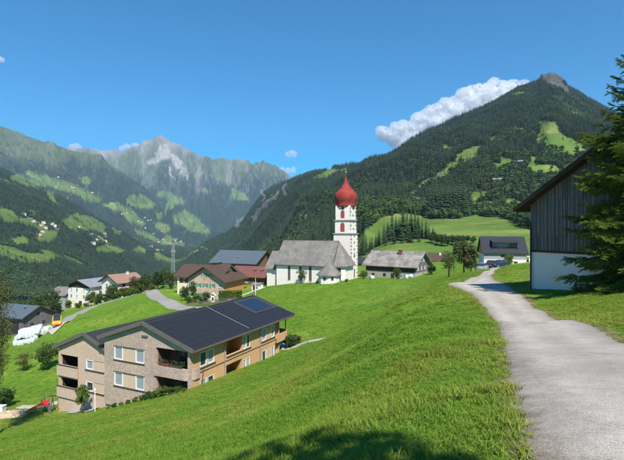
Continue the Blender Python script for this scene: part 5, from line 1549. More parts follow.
# around the left houses
for k, (px, d, h, wd, mt, kd, lb_) in enumerate([
    (91, 172, 6.0, .9, 'leaf_apple', 'round', 'round tree before the tall white house'), (100, 170, 4.6, .9, 'leaf_dark', 'round', 'dark tree between white house and chalet'),
    (112, 170, 7.0, .85, 'leaf_apple', 'round', 'leafy tree in front of the white chalet gable'), (119, 168, 3.5, 1, 'leaf_light', 'bush', 'light shrub below the orange balcony'),
    (135, 174, 7.5, .9, 'leaf_rust', 'round', 'reddish tree right of the orange balcony'), (143, 178, 5.5, .95, 'leaf_dark', 'round', 'dark tree beside the upper lane'),
    (146, 186, 6.5, .9, 'leaf_dark', 'round', 'dark crown behind the chalet'), (128, 168, 3.0, 1.0, 'leaf_apple', 'bush', 'green shrub on the bank below the chalet'),
    (105, 165, 2.2, 1.0, 'leaf_dark', 'bush', 'low dark shrub above the farm lane'), (78, 172, 2.4, 1.0, 'leaf_rust', 'bush', 'brownish shrub at the foot of the white house'),
    (52, 172, 9.5, .95, 'leaf_dark', 'round', 'large dark tree left of the grey house'), (44, 180, 9.0, 1.0, 'leaf_dark', 'round', 'dark tree rising behind the farm barn'),
    (56, 150, 5.5, .9, 'leaf_dark', 'round', 'dark tree behind the yellow van'), (22, 190, 9.0, 1.1, 'leaf_dark', 'round', 'dark wide tree behind the barn roof'),
    (33, 205, 8.5, 1.1, 'leaf_apple', 'round', 'green tree in the hollow behind the barn'), (8, 200, 9.5, 1.1, 'leaf_dark', 'round', 'leafy tree behind the left end of the barn'),
    (96, 171, 3.2, 1.2, 'leaf_light', 'bush', 'light green shrub at the right corner of the white house'), (109, 168, 3.6, 1.2, 'leaf_dark', 'bush', 'dark shrub below the chalet gable'),
    (115, 167, 2.8, 1.2, 'leaf_apple', 'bush', 'leafy shrub on the bank in front of the chalet'), (124, 170, 4.2, 1.1, 'leaf_dark', 'bush', 'dark shrub right below the orange balcony'),
    (132, 171, 3.6, 1.2, 'leaf_light', 'bush', 'yellowish shrub under the reddish tree by the chalet'), (139, 174, 4.2, 1.2, 'leaf_apple', 'bush', 'green shrub beside the upper lane, right of the chalet'),
    (149, 180, 5.0, 1.2, 'leaf_dark', 'bush', 'dark thicket where the two lanes meet'), (70, 186, 3.6, 1.1, 'leaf_apple', 'bush', 'leafy shrub between grey house and farm lane'),
    (48, 160, 5.0, 1.2, 'leaf_dark', 'bush', 'thicket behind the right end of the farm barn'), (86, 168, 1.8, 1.3, 'leaf_light', 'bush', 'low light shrub by the cream ground floor')]):
    tree('village_tree' if kd == 'round' else 'shrub', lb_, px, d, h, wd, mt, 21 + k, kd)
# orchard and playground
tree('orchard_tree', 'low brownish orchard tree on the lower meadow', 24, 83, 3.4, 1.25, 'leaf_rust', 40, 'open')
tree('orchard_tree', 'taller green orchard tree near the left gable', 47.5, 82, 5.2, 1.0, 'leaf_apple', 41, 'round')
tree('young_birch', 'slim young tree with yellowish leaves before the left gable', 82.5, 54.0, 4.0, 1.0, 'leaf_light', 42, 'tall')
tree('shrub', 'dark bush casting shade beside the bark pile', 3, 62, 3.0, .9, 'leaf_dark', 43, 'bush')
for k, (px, d, h, mt) in enumerate([(108, 50.4, .5, 'leaf_apple'), (114, 50.0, .8, 'leaf_dark'), (121, 49.6, .7, 'leaf_light'), (128, 49.0, .8, 'leaf_apple'), (135, 48.8, .9, 'leaf_light'), (142, 48.2, 1.0, 'leaf_apple'), (148, 48.2, 1.3, 'leaf_dark'), (154, 47.5, 1.2, 'leaf_apple'), (160, 47.5, 1.5, 'leaf_light'), (166, 47.1, 1.5, 'leaf_apple'), (171, 47.0, 1.2, 'leaf_dark'), (177, 46.7, 1.1, 'leaf_apple'), (184, 46.3, .7, 'leaf_light')]):
    tree('herb_clump', 'leafy herb clump, %s from the left along the foot of the grey gable' % nth(k), px, d, h * .72, 1.1, mt, 50 + k, 'bush', group='herb clumps along the gable foot', cat='plant')
tree('shrub', 'dark shrub by the path at the far balcony', 290, 66.5, 2.2, .9, 'leaf_dark', 61, 'bush')
tree('shrub', 'brownish shrub at the end of the path beside the apartment house', 296, 67.5, 1.6, 1.1, 'leaf_rust', 62, 'bush')

# single conifers standing on the meadow behind the farmhouse, and the shelter belt
con_d = {}
def conifer(label, px, d, h, seed, wd=1.0, name='spruce_tree', group=None, dz=-.3):
    x = (px - 312.0) / F * d
    o = thing(name, label, 'tree', (x, d, gz(x, d) + dz), seed * 1.7, group); o.scale = (h, h, h)
    cm = con_meshes[seed % 4]
    if not cm.materials: cm.materials.append(M['conifer'])
    c = link('crown', cm, None, o); c.scale = (wd * 1.25, wd * 1.25, 1)
    link('trunk', trunk_con, None, o)
    return o
trunk_con = MB().tube([(0, 0, -.05), (0, 0, .5), (0, 0, .97)], [.017, .011, .003], 6).mesh('trunk'); trunk_con.materials.append(M['sprucebark'])
grp = 'spruces on the meadow behind the farmhouse'
SP = [379, 384, 388, 392, 396, 399, 403, 407, 411, 415, 418, 422, 426, 429, 433, 386, 394, 402, 410, 419, 376, 372]
for k, (px, d, h) in enumerate([(379, 330, 15), (384, 320, 18), (388, 335, 17), (392, 318, 26), (396, 325, 20), (399, 322, 19), (403, 312, 27), (407, 318, 25), (411, 322, 24), (415, 318, 25), (418, 325, 20), (422, 320, 17), (426, 315, 16), (429, 310, 13), (433, 305, 11), (386, 300, 11), (394, 296, 13), (402, 295, 14), (410, 298, 13), (419, 298, 12), (376, 338, 12), (372, 340, 12)]):
    conifer('dark spruce, %s from the left in the clump behind the farmhouse' % nth(sorted(SP).index(px)), px, d, h * .84, k + 1, group=grp)
grp2 = 'trees left of the meadow behind the tower'
for k, (px, d, h) in enumerate([(362, 300, 12), (366, 320, 14), (370, 305, 10), (358, 290, 13), (352, 300, 16), (346, 310, 17), (340, 300, 15), (334, 320, 18)]):
    conifer('spruce at the wood edge behind the church tower, %s from the left' % nth(sorted([362, 366, 370, 358, 352, 346, 340, 334]).index(px)), px, d, h, k + 31, group=grp2, wd=1.15)
grp3 = 'broad trees at the foot of the meadow'
for k, (px, d, h) in enumerate([(437, 282, 7), (442, 275, 8), (447, 272, 7), (452, 280, 6.5), (457, 275, 7), (432, 290, 8), (462, 280, 6), (467, 282, 5.5), (473, 280, 5)]):
    tree('meadow_tree', 'broad dark tree, %s from the left in the row behind the apple trees' % nth(sorted([437, 442, 447, 452, 457, 432, 462, 467, 473]).index(px)), px, d, h, 1.1, 'leaf_dark', 70 + k, 'round', group=grp3)
grp4 = 'shelter belt above the meadow'
for k in range(26):
    px = 429 + k * 1.45
    conifer('spruce in the dark shelter belt above the meadow, %s from the left' % nth(k), px, 555 + (k % 3) * 9, 39 + (k * 7 % 4), k + 51, wd=.85, group=grp4, dz=-1)
for k in range(22):
    px = 467 + k * 1.6
    tree('hedgerow_tree', 'rounded tree, %s from the left in the hedgerow beside the shelter belt' % nth(k), px, 600 + (k % 3) * 8, 9 + (k * 5 % 4), 1.1, 'leaf_dark', 90 + k, 'round', group='hedgerow right of the shelter belt')

# ------------------------------------------------------------------ the big spruce on the right
def spray_template(seed):
    """one flat twig of unit length along +x with side shoots, each shoot two crossed narrow faces"""
    r = np.random.default_rng(seed); Q = []
    def shoot(p, d, L, wd):
        d = d / np.linalg.norm(d)
        for a in (r.uniform(-.5, .5), r.uniform(-.5, .5) + 1.57):
            s_ = np.cross(d, [0, 0, 1.0]); s_ /= np.linalg.norm(s_); u = np.cross(s_, d)
            w_ = (s_ * math.cos(a) + u * math.sin(a)) * wd
            Q.append([p, p + d * L * .45 + w_, p + d * L, p + d * L * .45 - w_])
    for i in range(8):
        f = (i + .3) / 8
        p = np.array([f, 0, -.10 * f * f])
        for sd in (-1, 1):
            L = (.42 * (1 - f) ** .8 + .10) * r.uniform(.75, 1.2)
            shoot(p, np.array([.75, sd * .8, r.uniform(-.28, .22)]), L, .040)
    shoot(np.array([.55, 0, -.03]), np.array([1, 0, -.1]), .5, .032)
    shoot(np.array([.05, 0, 0]), np.array([1, 0, 0.05]), .55, .03)
    return np.array(Q)          # (n, 4, 3)
def big_spruce(loc, H, Rmax, seed):
    r = random.Random(seed)
    o = thing('spruce_tree', 'large sunlit spruce with long drooping boughs in front of the dark barn', 'tree', loc)
    tr = MB(); tr.tube([(0, 0, -.3), (0, 0, H * .3), (0, 0, H * .7), (0, 0, H)], [.26, .19, .09, .015], 10)
    tr.build('trunk', M['sprucebark'], o, True)
    wood = MB(); ALL = []
    tmpl = [spray_template(900 + k) for k in range(5)]
    def spray(p, d, L, roll):
        d = d.normalized(); s_ = Vector((0, 0, 1)).cross(d)
        if s_.length < 1e-3: s_ = Vector((1, 0, 0))
        s_.normalize(); u = d.cross(s_)
        s2 = s_ * math.cos(roll) + u * math.sin(roll); u2 = d.cross(s2)
        Rm = np.array([d, s2, u2])
        ALL.append(tmpl[r.randrange(5)] @ Rm * L + np.array(p))
    z = 0.7; i = 0
    while z < H - .3:
        f = z / H
        R = Rmax * (1 - f) ** .72 * (1.0 if f > .10 else .85)
        nb = 6 + int(3 * (1 - f))
        for k in range(nb):
            a = 2 * math.pi * (k + r.uniform(-.35, .35)) / nb + i * .9
            L = max(.3, R * r.choice([.6, .8, .92, 1.0, 1.0, 1.14]) * r.uniform(.9, 1.08))
            dv = Vector((math.cos(a), math.sin(a), 0)); side = Vector((-dv.y, dv.x, 0))
            rise = .34 * (f - .30); z0 = z + r.uniform(-.12, .12)
            pts = []
            for q in range(8):
                t_ = q / 7
                pts.append(Vector((0, 0, z0)) + dv * L * t_ + Vector((0, 0, L * (rise * t_ * 1.5 - .40 * t_ ** 1.5 * (1 - f * .8) + .24 * t_ ** 3.2))) + side * math.sin(t_ * 3 + k) * .05 * L)
            wood.tube(pts, [max(.006, .032 * (1 - f) * (1 - .9 * q / 7) + .004) for q in range(8)], 5, False)
            nt = max(4, int(L / .23))
            for j in range(nt):
                t_ = .16 + .84 * (j + r.random()) / nt
                x_ = min(t_, .999) * 7; q = min(6, int(x_)); p = pts[q].lerp(pts[q + 1], x_ - q)
                tang = (pts[q + 1] - pts[q]).normalized()
                for sd in (-1, 1):
                    tl = min(.95, L * .30 * (1.1 - t_) ** .6 + .16) * r.uniform(.65, 1.25)
                    spray(p, tang * .7 + side * sd * r.uniform(.6, 1.1) + Vector((0, 0, r.uniform(-.55, .16))), tl, r.uniform(-.5, .5))
                if r.random() < .55:
                    spray(p, tang * .8 + side * r.uniform(-.5, .5) + Vector((0, 0, r.uniform(.1, .5))), r.uniform(.2, .42), r.uniform(-.8, .8))
                if r.random() < .35:
                    spray(p, tang * .3 + side * r.uniform(-.5, .5) + Vector((0, 0, -.8)), r.uniform(.25, .5), r.uniform(-.8, .8))
            spray(pts[6], pts[7] - pts[6] + Vector((0, 0, .05)), .5, 0)
        z += r.uniform(.30, .50) * (1 - .4 * f); i += 1
    for k in range(8):
        spray(Vector((0, 0, H - .5 + k * .06)), Vector((math.cos(k * 2.4) * .5, math.sin(k * 2.4) * .5, 1)), .35, 0)
    wood.build('boughs', M['sprucebark'], o)
    V = np.concatenate(ALL).reshape(-1, 3)
    me = np_mesh('needles', V, np.arange(len(V)).reshape(-1, 4))
    link('needles', me, M['needle'], o)
    print('SPRUCE faces', len(V) // 4)
    return o
sx, sy = (655 - 312) / F * 26.6, 26.6
big_spruce((sx, sy, gz(sx, sy) - .1), 16.2, 5.7, 11)
# broadleaf tree beside the road, out of the picture: its crown shades the grass at the lower edge
tree('roadside_tree', 'tall leafy roadside tree whose shade falls on the near grass', 0, 0, 15.0, .33, 'leaf_apple', 1, 'round', xy=(2.7, -6.0))
# tree cut by the left edge of the picture
tree('weeping_tree', 'slender olive-green tree at the left edge of the picture', -7, 45, 18.0, .46, 'leaf_olive', 3, 'weep')

# ================================================================== VEHICLES
def car(name, label, px, d, rot, paint, L=4.3, Wd=1.78, Hh=1.48, group=None):
    x, y, z = at_px(px, d)
    T = thing(name, label, 'car', (x, y, z + .05), rot, group)
    def loft(sections):
        mb = MB(); V = []; Fc = []
        for (xx, w0, z0, w1, z1) in sections:
            V += [(xx, -w0, z0), (xx, -w1, z1), (xx, w1, z1), (xx, w0, z0)]
        for i in range(len(sections) - 1):
            a, c = 4 * i, 4 * i + 4
            for k in range(4):
                Fc.append((a + k, c + k, c + (k + 1) % 4, a + (k + 1) % 4))
        Fc += [(0, 1, 2, 3), tuple(len(V) - 1 - k for k in range(4))]
        return mb.add(V, Fc)
    h = Wd / 2
    b_ = loft([(-L / 2, h * .86, .35, h * .8, .78), (-L / 2 + .15, h * .97, .24, h * .92, .95), (-L * .2, h, .2, h * .94, .97), (L * .18, h, .2, h * .94, .95), (L / 2 - .25, h * .96, .22, h * .86, .82), (L / 2, h * .82, .34, h * .72, .66)]).build('body', M[paint], T)
    loft([(-L * .47, h * .86, .94, h * .62, .98), (-L * .33, h * .9, .95, h * .72, Hh - .06), (-L * .05, h * .9, .95, h * .74, Hh - .02), (L * .07, h * .9, .94, h * .7, Hh - .08), (L * .25, h * .88, .92, h * .8, .95)]).build('windows', M['glass'], T)
    loft([(-L * .32, h * .72, Hh - .07, h * .66, Hh - .02), (-L * .05, h * .745, Hh - .03, h * .68, Hh + .02), (L * .065, h * .7, Hh - .08, h * .64, Hh - .03)]).build('roof', M[paint], T)
    for sx in (-L * .3, L * .31):
        for sy in (-1, 1):
            wq = MB().tube([(sx, sy * (h - .2), .32), (sx, sy * (h + .01), .32)], .32, 14).build('wheel', M['rubber'], T)
            MB().tube([(sx, sy * (h + .0), .32), (sx, sy * (h + .025), .32)], .2, 10).build('rim', M['metal'], wq)
    for sy in (-1, 1):
        MB().box((L / 2 - .09, sy * h * .6, .64), (.14, .32, .14)).build('headlight', M['lamp'], T)
        MB().box((-L / 2 + .04, sy * h * .66, .8), (.1, .24, .16)).build('tail_light', M['redplastic'], T)
    return T
car('parked_car', 'silver car parked nearest the apple trees', 481.5, 93, D2R(-128), 'carsilver')
car('parked_car', 'black car parked between the silver and the blue car', 490.5, 97, D2R(-128), 'cardark', Hh=1.6)
car('parked_car', 'dark blue car parked nearest the modern house door', 499, 97, D2R(-150), 'carblue', L=4.6)
# yellow van on the farm lane
x, y, z = at_px(57, 114)
vn_ = thing('delivery_van', 'yellow van with dark windscreen standing on the farm lane', 'van', (x, y, z + .28), D2R(-62))
prof = [(-2.3, .3), (-2.35, 1.9), (-2.1, 2.05), (.9, 2.05), (1.75, 1.25), (2.3, 1.05), (2.4, .3)]
MB().prism([(q[0], -.95, q[1]) for q in prof], (0, 1.9, 0)).build('body', M['yellow'], vn_)
MB().prism([(q[0], -.8, q[1]) for q in [(.98, 2.02), (1.78, 1.27), (1.84, 1.33), (1.05, 2.09)]], (0, 1.6, 0)).build('windscreen', M['glass'], vn_)
MB().bx(-2.0, .8, -.75, .75, 2.05, 2.5).build('roof_load', M['darkmetal'], vn_)
MB().bx(2.3, 2.44, -.9, .9, .32, .62).build('bumper', M['orangeplastic'], vn_)
for sx in (-1.5, 1.5):
    for sy in (-1, 1):
        MB().tube([(sx, sy * .75, .33), (sx, sy * .97, .33)], .34, 12).build('wheel', M['rubber'], vn_)
for sy in (-1, 1):
    MB().bx(2.33, 2.43, sy * .65 - .15, sy * .65 + .15, .7, .9).build('headlight', M['lamp'], vn_)
    MB().bx(-.6, 1.0, sy * .955 - .01, sy * .955 + .01, 1.25, 1.8).build('side_window', M['glass'], vn_)

# ================================================================== WRAPPED BALES
bp_ = [(0, -.6), (.5, -.6), (.58, -.56), (.62, -.48), (.635, 0), (.62, .48), (.58, .56), (.5, .6), (0.02, .6)]
bm_ = MB().lathe([(max(r_, .02), q) for r_, q in bp_], 14).mesh('bale', True); bm_.materials.append(M['bale'])
k = 0
rb_ = random.Random(5)
for row in range(5):
    for c in range(10):
        px = 15.5 + c * 3.35 + row * .9 + rb_.uniform(-.4, .4); d = 108.5 + row * 2.0 + c * .25 + rb_.uniform(-.3, .3)
        if row == 0 and c > 6: continue
        if row == 4 and c < 2: continue
        x, y, z = at_px(px, d)
        o = link('wrapped_bale', bm_, None, None, (x, y, z + .6)); o.rotation_euler = (rb_.uniform(-.06, .06), rb_.choice([0, math.pi / 2]), rb_.uniform(0, 3))
        tag(o, 'white plastic wrapped hay bale in the lower layer of the pile by the barn', 'hay bale', 'lower bales of the pile')
for row in range(4):
    for c in range(6):
        px = 19.5 + c * 3.6 + row * .9 + rb_.uniform(-.4, .4); d = 110 + row * 1.9 + rb_.uniform(-.3, .3)
        x, y, z = at_px(px, d)
        o = link('wrapped_bale', bm_, None, None, (x, y, z + 1.75)); o.rotation_euler = (rb_.uniform(-.1, .1), rb_.choice([0, math.pi / 2]), rb_.uniform(0, 3))
        tag(o, 'white plastic wrapped hay bale on top of the pile by the barn', 'hay bale', 'upper bales of the pile')

# ================================================================== PLAYGROUND AND GARDEN
x, y, z = at_px(57, 58.5)
pg_ = thing('swing_set', 'wooden swing frame with red tower and red slide on the lawn', 'playground', (x, y, z), D2R(8))
bmw = 'greywood'
for xx in (-.6, 1.9):
    for yy in (-.8, .8):
        MB().bar((xx, yy, -.2), (xx, 0, 2.05), .1).build('leg', M[bmw], pg_)
MB().bar((-1.0, 0, 2.1), (2.2, 0, 2.1), .12).build('beam', M['darkwood'], pg_)
for xx in (0.3, 1.2):
    sw = MB(); sw.bx(xx - .22, xx + .22, -.09, .09, .45, .49); so_ = sw.build('swing_seat', M['redplastic'], pg_)
    for q in (-.2, .2): MB().bar((xx + q, 0, .48), (xx + q, 0, 2.06), .02).build('chain', M['metal'], so_)
tb = MB()
for (xx, yy) in ((-1.7, -.45), (-1.7, .45), (-.85, -.45), (-.85, .45)):
    tb.bar((xx, yy, -.2), (xx, yy, 1.9), .09)
tb.bx(-1.75, -.8, -.5, .5, 1.0, 1.08); tb.build('slide_tower', M[bmw], pg_)
MB().bx(-1.72, -.82, -.53, -.47, 1.1, 1.75).build('side_panel', M['redplastic'], pg_)
sl = MB(); sl.bar((-1.75, 0, 1.08), (-3.6, 0, .18), .5, .05); sl.bar((-1.75, .26, 1.2), (-3.6, .26, .3), .05, .22); sl.bar((-1.75, -.26, 1.2), (-3.6, -.26, .3), .05, .22)
sl.bar((-3.6, 0, .18), (-4.1, 0, .14), .5, .05)
sl.build('slide', M['orangeplastic'], pg_)
# paved terrace in front of the left block
def patch(name, quad, mat, lift=.06, n=12):
    q = [np.array(((p - 312.0) / F * d, d)) for p, d in quad]
    V = []; 
    for i in range(n + 1):
        for j in range(n + 1):
            u, v_ = i / n, j / n
            p = q[0] * (1 - u) * (1 - v_) + q[1] * u * (1 - v_) + q[2] * u * v_ + q[3] * (1 - u) * v_
            V.append(p)
    V = np.array(V); z = ground_z(V[:, 0], V[:, 1]) + lift
    Fq = [(i * (n + 1) + j, (i + 1) * (n + 1) + j, (i + 1) * (n + 1) + j + 1, i * (n + 1) + j + 1) for i in range(n) for j in range(n)]
    return struct(link(name, np_mesh(name, np.column_stack([V, z]), Fq), mat))
patch('paved_terrace', [(66, 56.0), (90, 53.5), (99, 55.5), (76, 58.5)], M['paving'], .12)
lane('lawn_path', [(20, 62), (34, 61.5), (48, 62), (58, 62.5)], 1.6, M['gravel'], lift=.12, step=.6)
patch('farm_yard', [(52, 108), (70, 116), (66, 126), (42, 118)], M['gravel'], .22)
x, y, z = at_px(95, 52.2)
lp = thing('lamp_post', 'thin white lamp post on the terrace before the grey gable', 'lamp post', (x, y, z))
MB().tube([(0, 0, -.2), (0, 0, 2.5)], .05, 8).build('post', M['whitetrim'], lp)
MB().lathe([(.05, 2.48), (.12, 2.52), (.12, 2.72), (.05, 2.78)], 10).build('lamp_head', M['lamp'], lp)
x, y, z = at_px(255.5, 112)
fp = thing('flagpole', 'slim white flagpole on the grass before the white shed', 'pole', (x, y, z))
MB().tube([(0, 0, -.3), (0, 0, 5.2)], [.07, .05], 8).build('pole', M['whitetrim'], fp)
MB().lathe([(.02, 5.2), (.09, 5.27), (.02, 5.36)], 8).build('finial', M['gold'], fp)
# pale pile of wood chips
x, y, z = at_px(8, 57.5)
nn = 28; V = []; Fc = []
for i in range(nn + 1):
    for j in range(nn + 1):
        a, b_ = (i / nn - .5) * 2, (j / nn - .5) * 2
        xx, yy = x + a * 2.6, y + b_ * 2.0
        hh = max(0, 1 - math.hypot(a, b_)) ** .7 * .75 * (1 + .5 * float(perlin(np.array([a * 3.1]), np.array([b_ * 3.1]))[0]))
        V.append((xx, yy, gz(xx, yy) - .05 + hh))
for i in range(nn):
    for j in range(nn):
        Fc.append((i * (nn + 1) + j, (i + 1) * (nn + 1) + j, (i + 1) * (nn + 1) + j + 1, i * (nn + 1) + j + 1))
tag(link('wood_chip_pile', np_mesh('pile', V, Fc), M['barkpile']), 'low pale heap of wood chips at the lower left', 'heap')
x, y, z = at_px(1, 60)
tag(MB().bx(-.45, .45, -.4, .4, -.1, .8).bx(-.5, .5, -.45, .45, .8, .86).build('white_crate', M['whitetrim']), 'white box standing beside the wood chip heap', 'box').location = (x, y, z)
# garden of the brown house: picket fence, hedge, small shrine
x0, y0, _ = at_px(187, 113); x1, y1, _ = at_px(236, 113)
fe = thing('garden_fence', 'grey picket fence around the brown house garden', 'fence', (x0, y0, gz(x0, y0)))
pk = MB().bx(-.05, .05, -.02, .02, 0, 1.0).mesh('picket'); pk.materials.append(M['greywood'])
npk = 52
for k in range(npk):
    f = k / (npk - 1); xx, yy = x0 + (x1 - x0) * f, y0 + (y1 - y0) * f
    o = link('picket', pk, None, fe); o.location = (xx - x0, yy - y0, gz(xx, yy) - gz(x0, y0) + .1)
rl = MB()
for k in range(12):
    f0, f1 = k / 12, (k + 1) / 12
    for hz_ in (.4, .85):
        a = (x0 + (x1 - x0) * f0, y0 + (y1 - y0) * f0); c = (x0 + (x1 - x0) * f1, y0 + (y1 - y0) * f1)
        rl.bar((a[0] - x0, a[1] - y0 + .05, gz(*a) - gz(x0, y0) + hz_), (c[0] - x0, c[1] - y0 + .05, gz(*c) - gz(x0, y0) + hz_), .06)
rl.build('rails', M['greywood'], fe)
x, y, z = at_px(230.5, 119)
hd = thing('clipped_hedge', 'bright green clipped hedge at the right end of the garden', 'hedge', (x, y, z), D2R(12))
link('foliage', leaf_cluster(5200, (-3.0, 3.0, -.65, .65, 0, 2.4), .16, 9), M['leaf_light'], hd)
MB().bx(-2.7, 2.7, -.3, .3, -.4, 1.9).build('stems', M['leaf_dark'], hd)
x, y, z = at_px(213, 119)
sh = thing('garden_shrine', 'small white shrine with gabled roof in the garden', 'shrine', (x, y, z))
MB().bx(-.5, .5, -.4, .4, -.2, 1.6).build('shrine_wall', M['white'], sh)
MB().prism([(-.8, -.55, 1.55), (0, -.55, 2.4), (.8, -.55, 1.55), (.8, -.55, 1.65), (0, -.55, 2.52), (-.8, -.55, 1.65)], (0, 1.1, 0)).build('shrine_roof', M['whitetrim'], sh)
MB().bx(-.25, .25, -.43, -.405, .5, 1.3).build('niche', M['darkwood'], sh)
# low objects before the farmhouse
for k, (px, d, lbq) in enumerate([(407, 131, 'white wrapped bale lying nearest the farmhouse corner'), (411, 130.5, 'white wrapped bale second from the farmhouse corner'), (372, 135, 'white wrapped bale at the left end of the farmhouse')]):
    x, y, z = at_px(px, d); o = link('wrapped_bale', bm_, None, None, (x, y, z + .5)); o.rotation_euler = (math.pi / 2, 0, k); tag(o, lbq, 'hay bale')
# telegraph-like stakes along the bend of the road
# ================================================================== FAR HOUSES
def mini_mesh(L, W, He, sl):
    mb = MB(); zr = He + sl * W / 2
    mb.prism([(-L / 2, -W / 2, -4), (-L / 2, W / 2, -4), (-L / 2, W / 2, He), (-L / 2, 0, zr), (-L / 2, -W / 2, He)], (L, 0, 0))
    return mb.mesh('wall'), gable_roof_mb(L, W, He, sl, .8, .8, .35).mesh('roof')
wallA, roofA = mini_mesh(15, 11, 7.5, .5); wallB, roofB = mini_mesh(15, 11, 7.5, .5)
wallA.materials.append(M['white']); roofA.materials.append(M['greyroof']); wallB.materials.append(M['cream']); roofB.materials.append(M['redroof'])
wallC, roofC = mini_mesh(14, 10, 5.5, .5); wallC.materials.append(M['brownwood']); roofC.materials.append(M['palemetal'])
winm = MB()
for a in (-5, -1.7, 1.7, 5):
    for zz_ in (1.8, 4.8):
        winm.bx(a - .6, a + .6, -5.56, -5.48, zz_ - .7, zz_ + .7)
winm = winm.mesh('windows'); winm.materials.append(M['glass'])
def far_house(px, py, k, label, group, s=1.0):
    d = hit(px, py)
    if d is None: return
    x = (px - 312.0) / F * d
    o = thing('farm_house', label, 'house', (x, d, gz(x, d) + .5), rf.uniform(-.8, .8), group); o.scale = (s, s, s)
    wl, rf_ = [(wallA, roofA), (wallB, roofB), (wallC, roofC)][k % 3]
    link('wall', wl, None, o); link('roof', rf_, None, o); link('windows', winm, None, o)
rf = random.Random(3)
for k, (px, py) in enumerate([(33, 222.5), (36, 224), (41, 226), (44, 224), (46, 229), (52, 225), (55, 227), (31, 221), (39, 236), (24, 216), (57, 231), (43, 233)]):
    far_house(px, py, k * 2 if k % 4 else 1, 'small pale farmhouse in the hamlet on the left wooded slope', 'hamlet on the left slope', .78)
for k in range(22):
    px = rf.uniform(108, 172); py = 199 + (px - 108) * .62 + rf.uniform(-7, 8)
    far_house(px, py, k * 2 if k % 5 else 1, 'tiny white house in the long village on the valley side', 'village in the far valley', 1.1)
for k in range(12):
    px = rf.uniform(40, 100); py = 177 + (px - 40) * .33 + rf.uniform(-3, 4)
    far_house(px, py, k * 2 if k % 3 else 2, 'tiny farmhouse on the long high meadow strip at left', 'farms on the high meadow strip', 1.2)
for k in range(9):
    px = rf.uniform(78, 122); py = rf.uniform(226, 252)
    far_house(px, py, k, 'small house among the woods above the chalet', 'scattered houses in the woods above the chalet', 1.0)
for k in range(9):
    px = rf.uniform(150, 186); py = rf.uniform(240, 254)
    far_house(px, py, k * 2, 'tiny pale house on the far valley floor by the river', 'houses on the far valley floor', 1.5)
for k, (px, py) in enumerate([(519, 165), (497, 183), (417, 203)]):
    far_house(px, py, 2, ['tiny hut on the right mountain clearing', 'tiny hut in the woods of the right mountain', 'tiny hut above the shelter belt'][k], None, .9)

# ================================================================== CLOUDS (beyond the haze)
cm_, t, b, out = newmat('cloud_white')
b.inputs['Base Color'].default_value = (0.97, 0.97, 0.97, 1); b.inputs['Roughness'].default_value = 1.0; b.inputs['Specular IOR Level'].default_value = 0.0
trl = N(t, 'ShaderNodeBsdfTranslucent'); trl.inputs['Color'].default_value = (0.97, 0.97, 0.98, 1)
mxs = N(t, 'ShaderNodeMixShader'); mxs.inputs[0].default_value = .5
t.links.new(b.outputs[0], mxs.inputs[1]); t.links.new(trl.outputs[0], mxs.inputs[2]); t.links.new(mxs.outputs[0], out.inputs['Surface'])
cv_ = bpy.data.materials.new('cloud_veil'); cv_.use_nodes = True; ct_ = cv_.node_tree; ct_.nodes.clear()
co_ = ct_.nodes.new('ShaderNodeOutputMaterial'); cs_ = ct_.nodes.new('ShaderNodeVolumeScatter'); cs_.inputs['Color'].default_value = (1, 1, 1, 1); cs_.inputs['Density'].default_value = .0045
ct_.links.new(cs_.outputs[0], co_.inputs['Volume'])
cv2_ = cv_.copy(); cv2_.name = 'thin_cloud_vapour'; cv2_.node_tree.nodes['Volume Scatter'].inputs['Density'].default_value = .006
txa = bpy.data.textures.new('billow_large', 'CLOUDS'); txa.noise_scale = 420; txa.noise_depth = 3
txb = bpy.data.textures.new('billow_small', 'CLOUDS'); txb.noise_scale = 130; txb.noise_depth = 4
def cloud(label, blobs, d, seed, vox=42, extra=7, veil=True):
    r = random.Random(seed); bmq = bmesh.new(); k = d / F
    cx = sum(q[0] for q in blobs) / len(blobs); cy = sum(q[1] for q in blobs) / len(blobs)
    org = Vector(((cx - 312) * k, d, (230 - cy) * k))
    def ball(px, py, rp, dy):
        p = Vector(((px - 312) * k, d + dy, (230 - py) * k)) - org
        bmesh.ops.create_icosphere(bmq, subdivisions=2, radius=rp * k, matrix=Matrix.Translation(p) @ Matrix.Diagonal((1, 1.3, .92, 1)))
    for (px, py, rp) in blobs:
        ball(px, py, rp, r.uniform(-.3, .3) * rp * k)
        for _ in range(extra):
            a = r.uniform(0, 6.28); q = rp * r.uniform(.25, .5)
            ball(px + math.cos(a) * rp * .8, py - abs(math.sin(a)) * rp * .8, q, -r.uniform(0, .9) * rp * k)
    me = bpy.data.meshes.new('cloud'); bmq.to_mesh(me); bmq.free()
    T = thing('cloud', label, 'cloud', org)
    for nm, mt, mid in ((('core', cm_, .60), ('veil', cv_, .25)) if veil else (('vapour', cv2_, .3),)):
        o = link(nm, me.copy(), mt, T)
        m = o.modifiers.new('fuse', 'REMESH'); m.mode = 'VOXEL'; m.voxel_size = vox * .8; m.use_smooth_shade = True
        for tx, st in ((txa, vox * 6.0), (txb, vox * 3.2)):
            m = o.modifiers.new('billow', 'DISPLACE'); m.texture = tx; m.strength = st; m.mid_level = mid; m.texture_coords = 'GLOBAL'
    return T
cloud('big white cumulus cloud rising behind the right mountain ridge', [(384, 135, 5), (394, 136, 8), (406, 134, 9), (418, 129, 10), (430, 122, 11), (442, 117, 11), (455, 112, 12), (468, 106, 13), (480, 99, 12), (492, 93, 8), (503, 90, 6.5), (513, 88, 4.5), (521, 86.5, 3), (460, 122, 13), (440, 132, 13), (480, 112, 15), (500, 102, 11), (402, 144, 7), (416, 142, 11)], 14500, 2)
cloud('small white cloud puff above the left ridge', [(73, 147, 2.2), (76, 145.5, 1.8), (79, 148, 2)], 13000, 3, 28, 5, False)
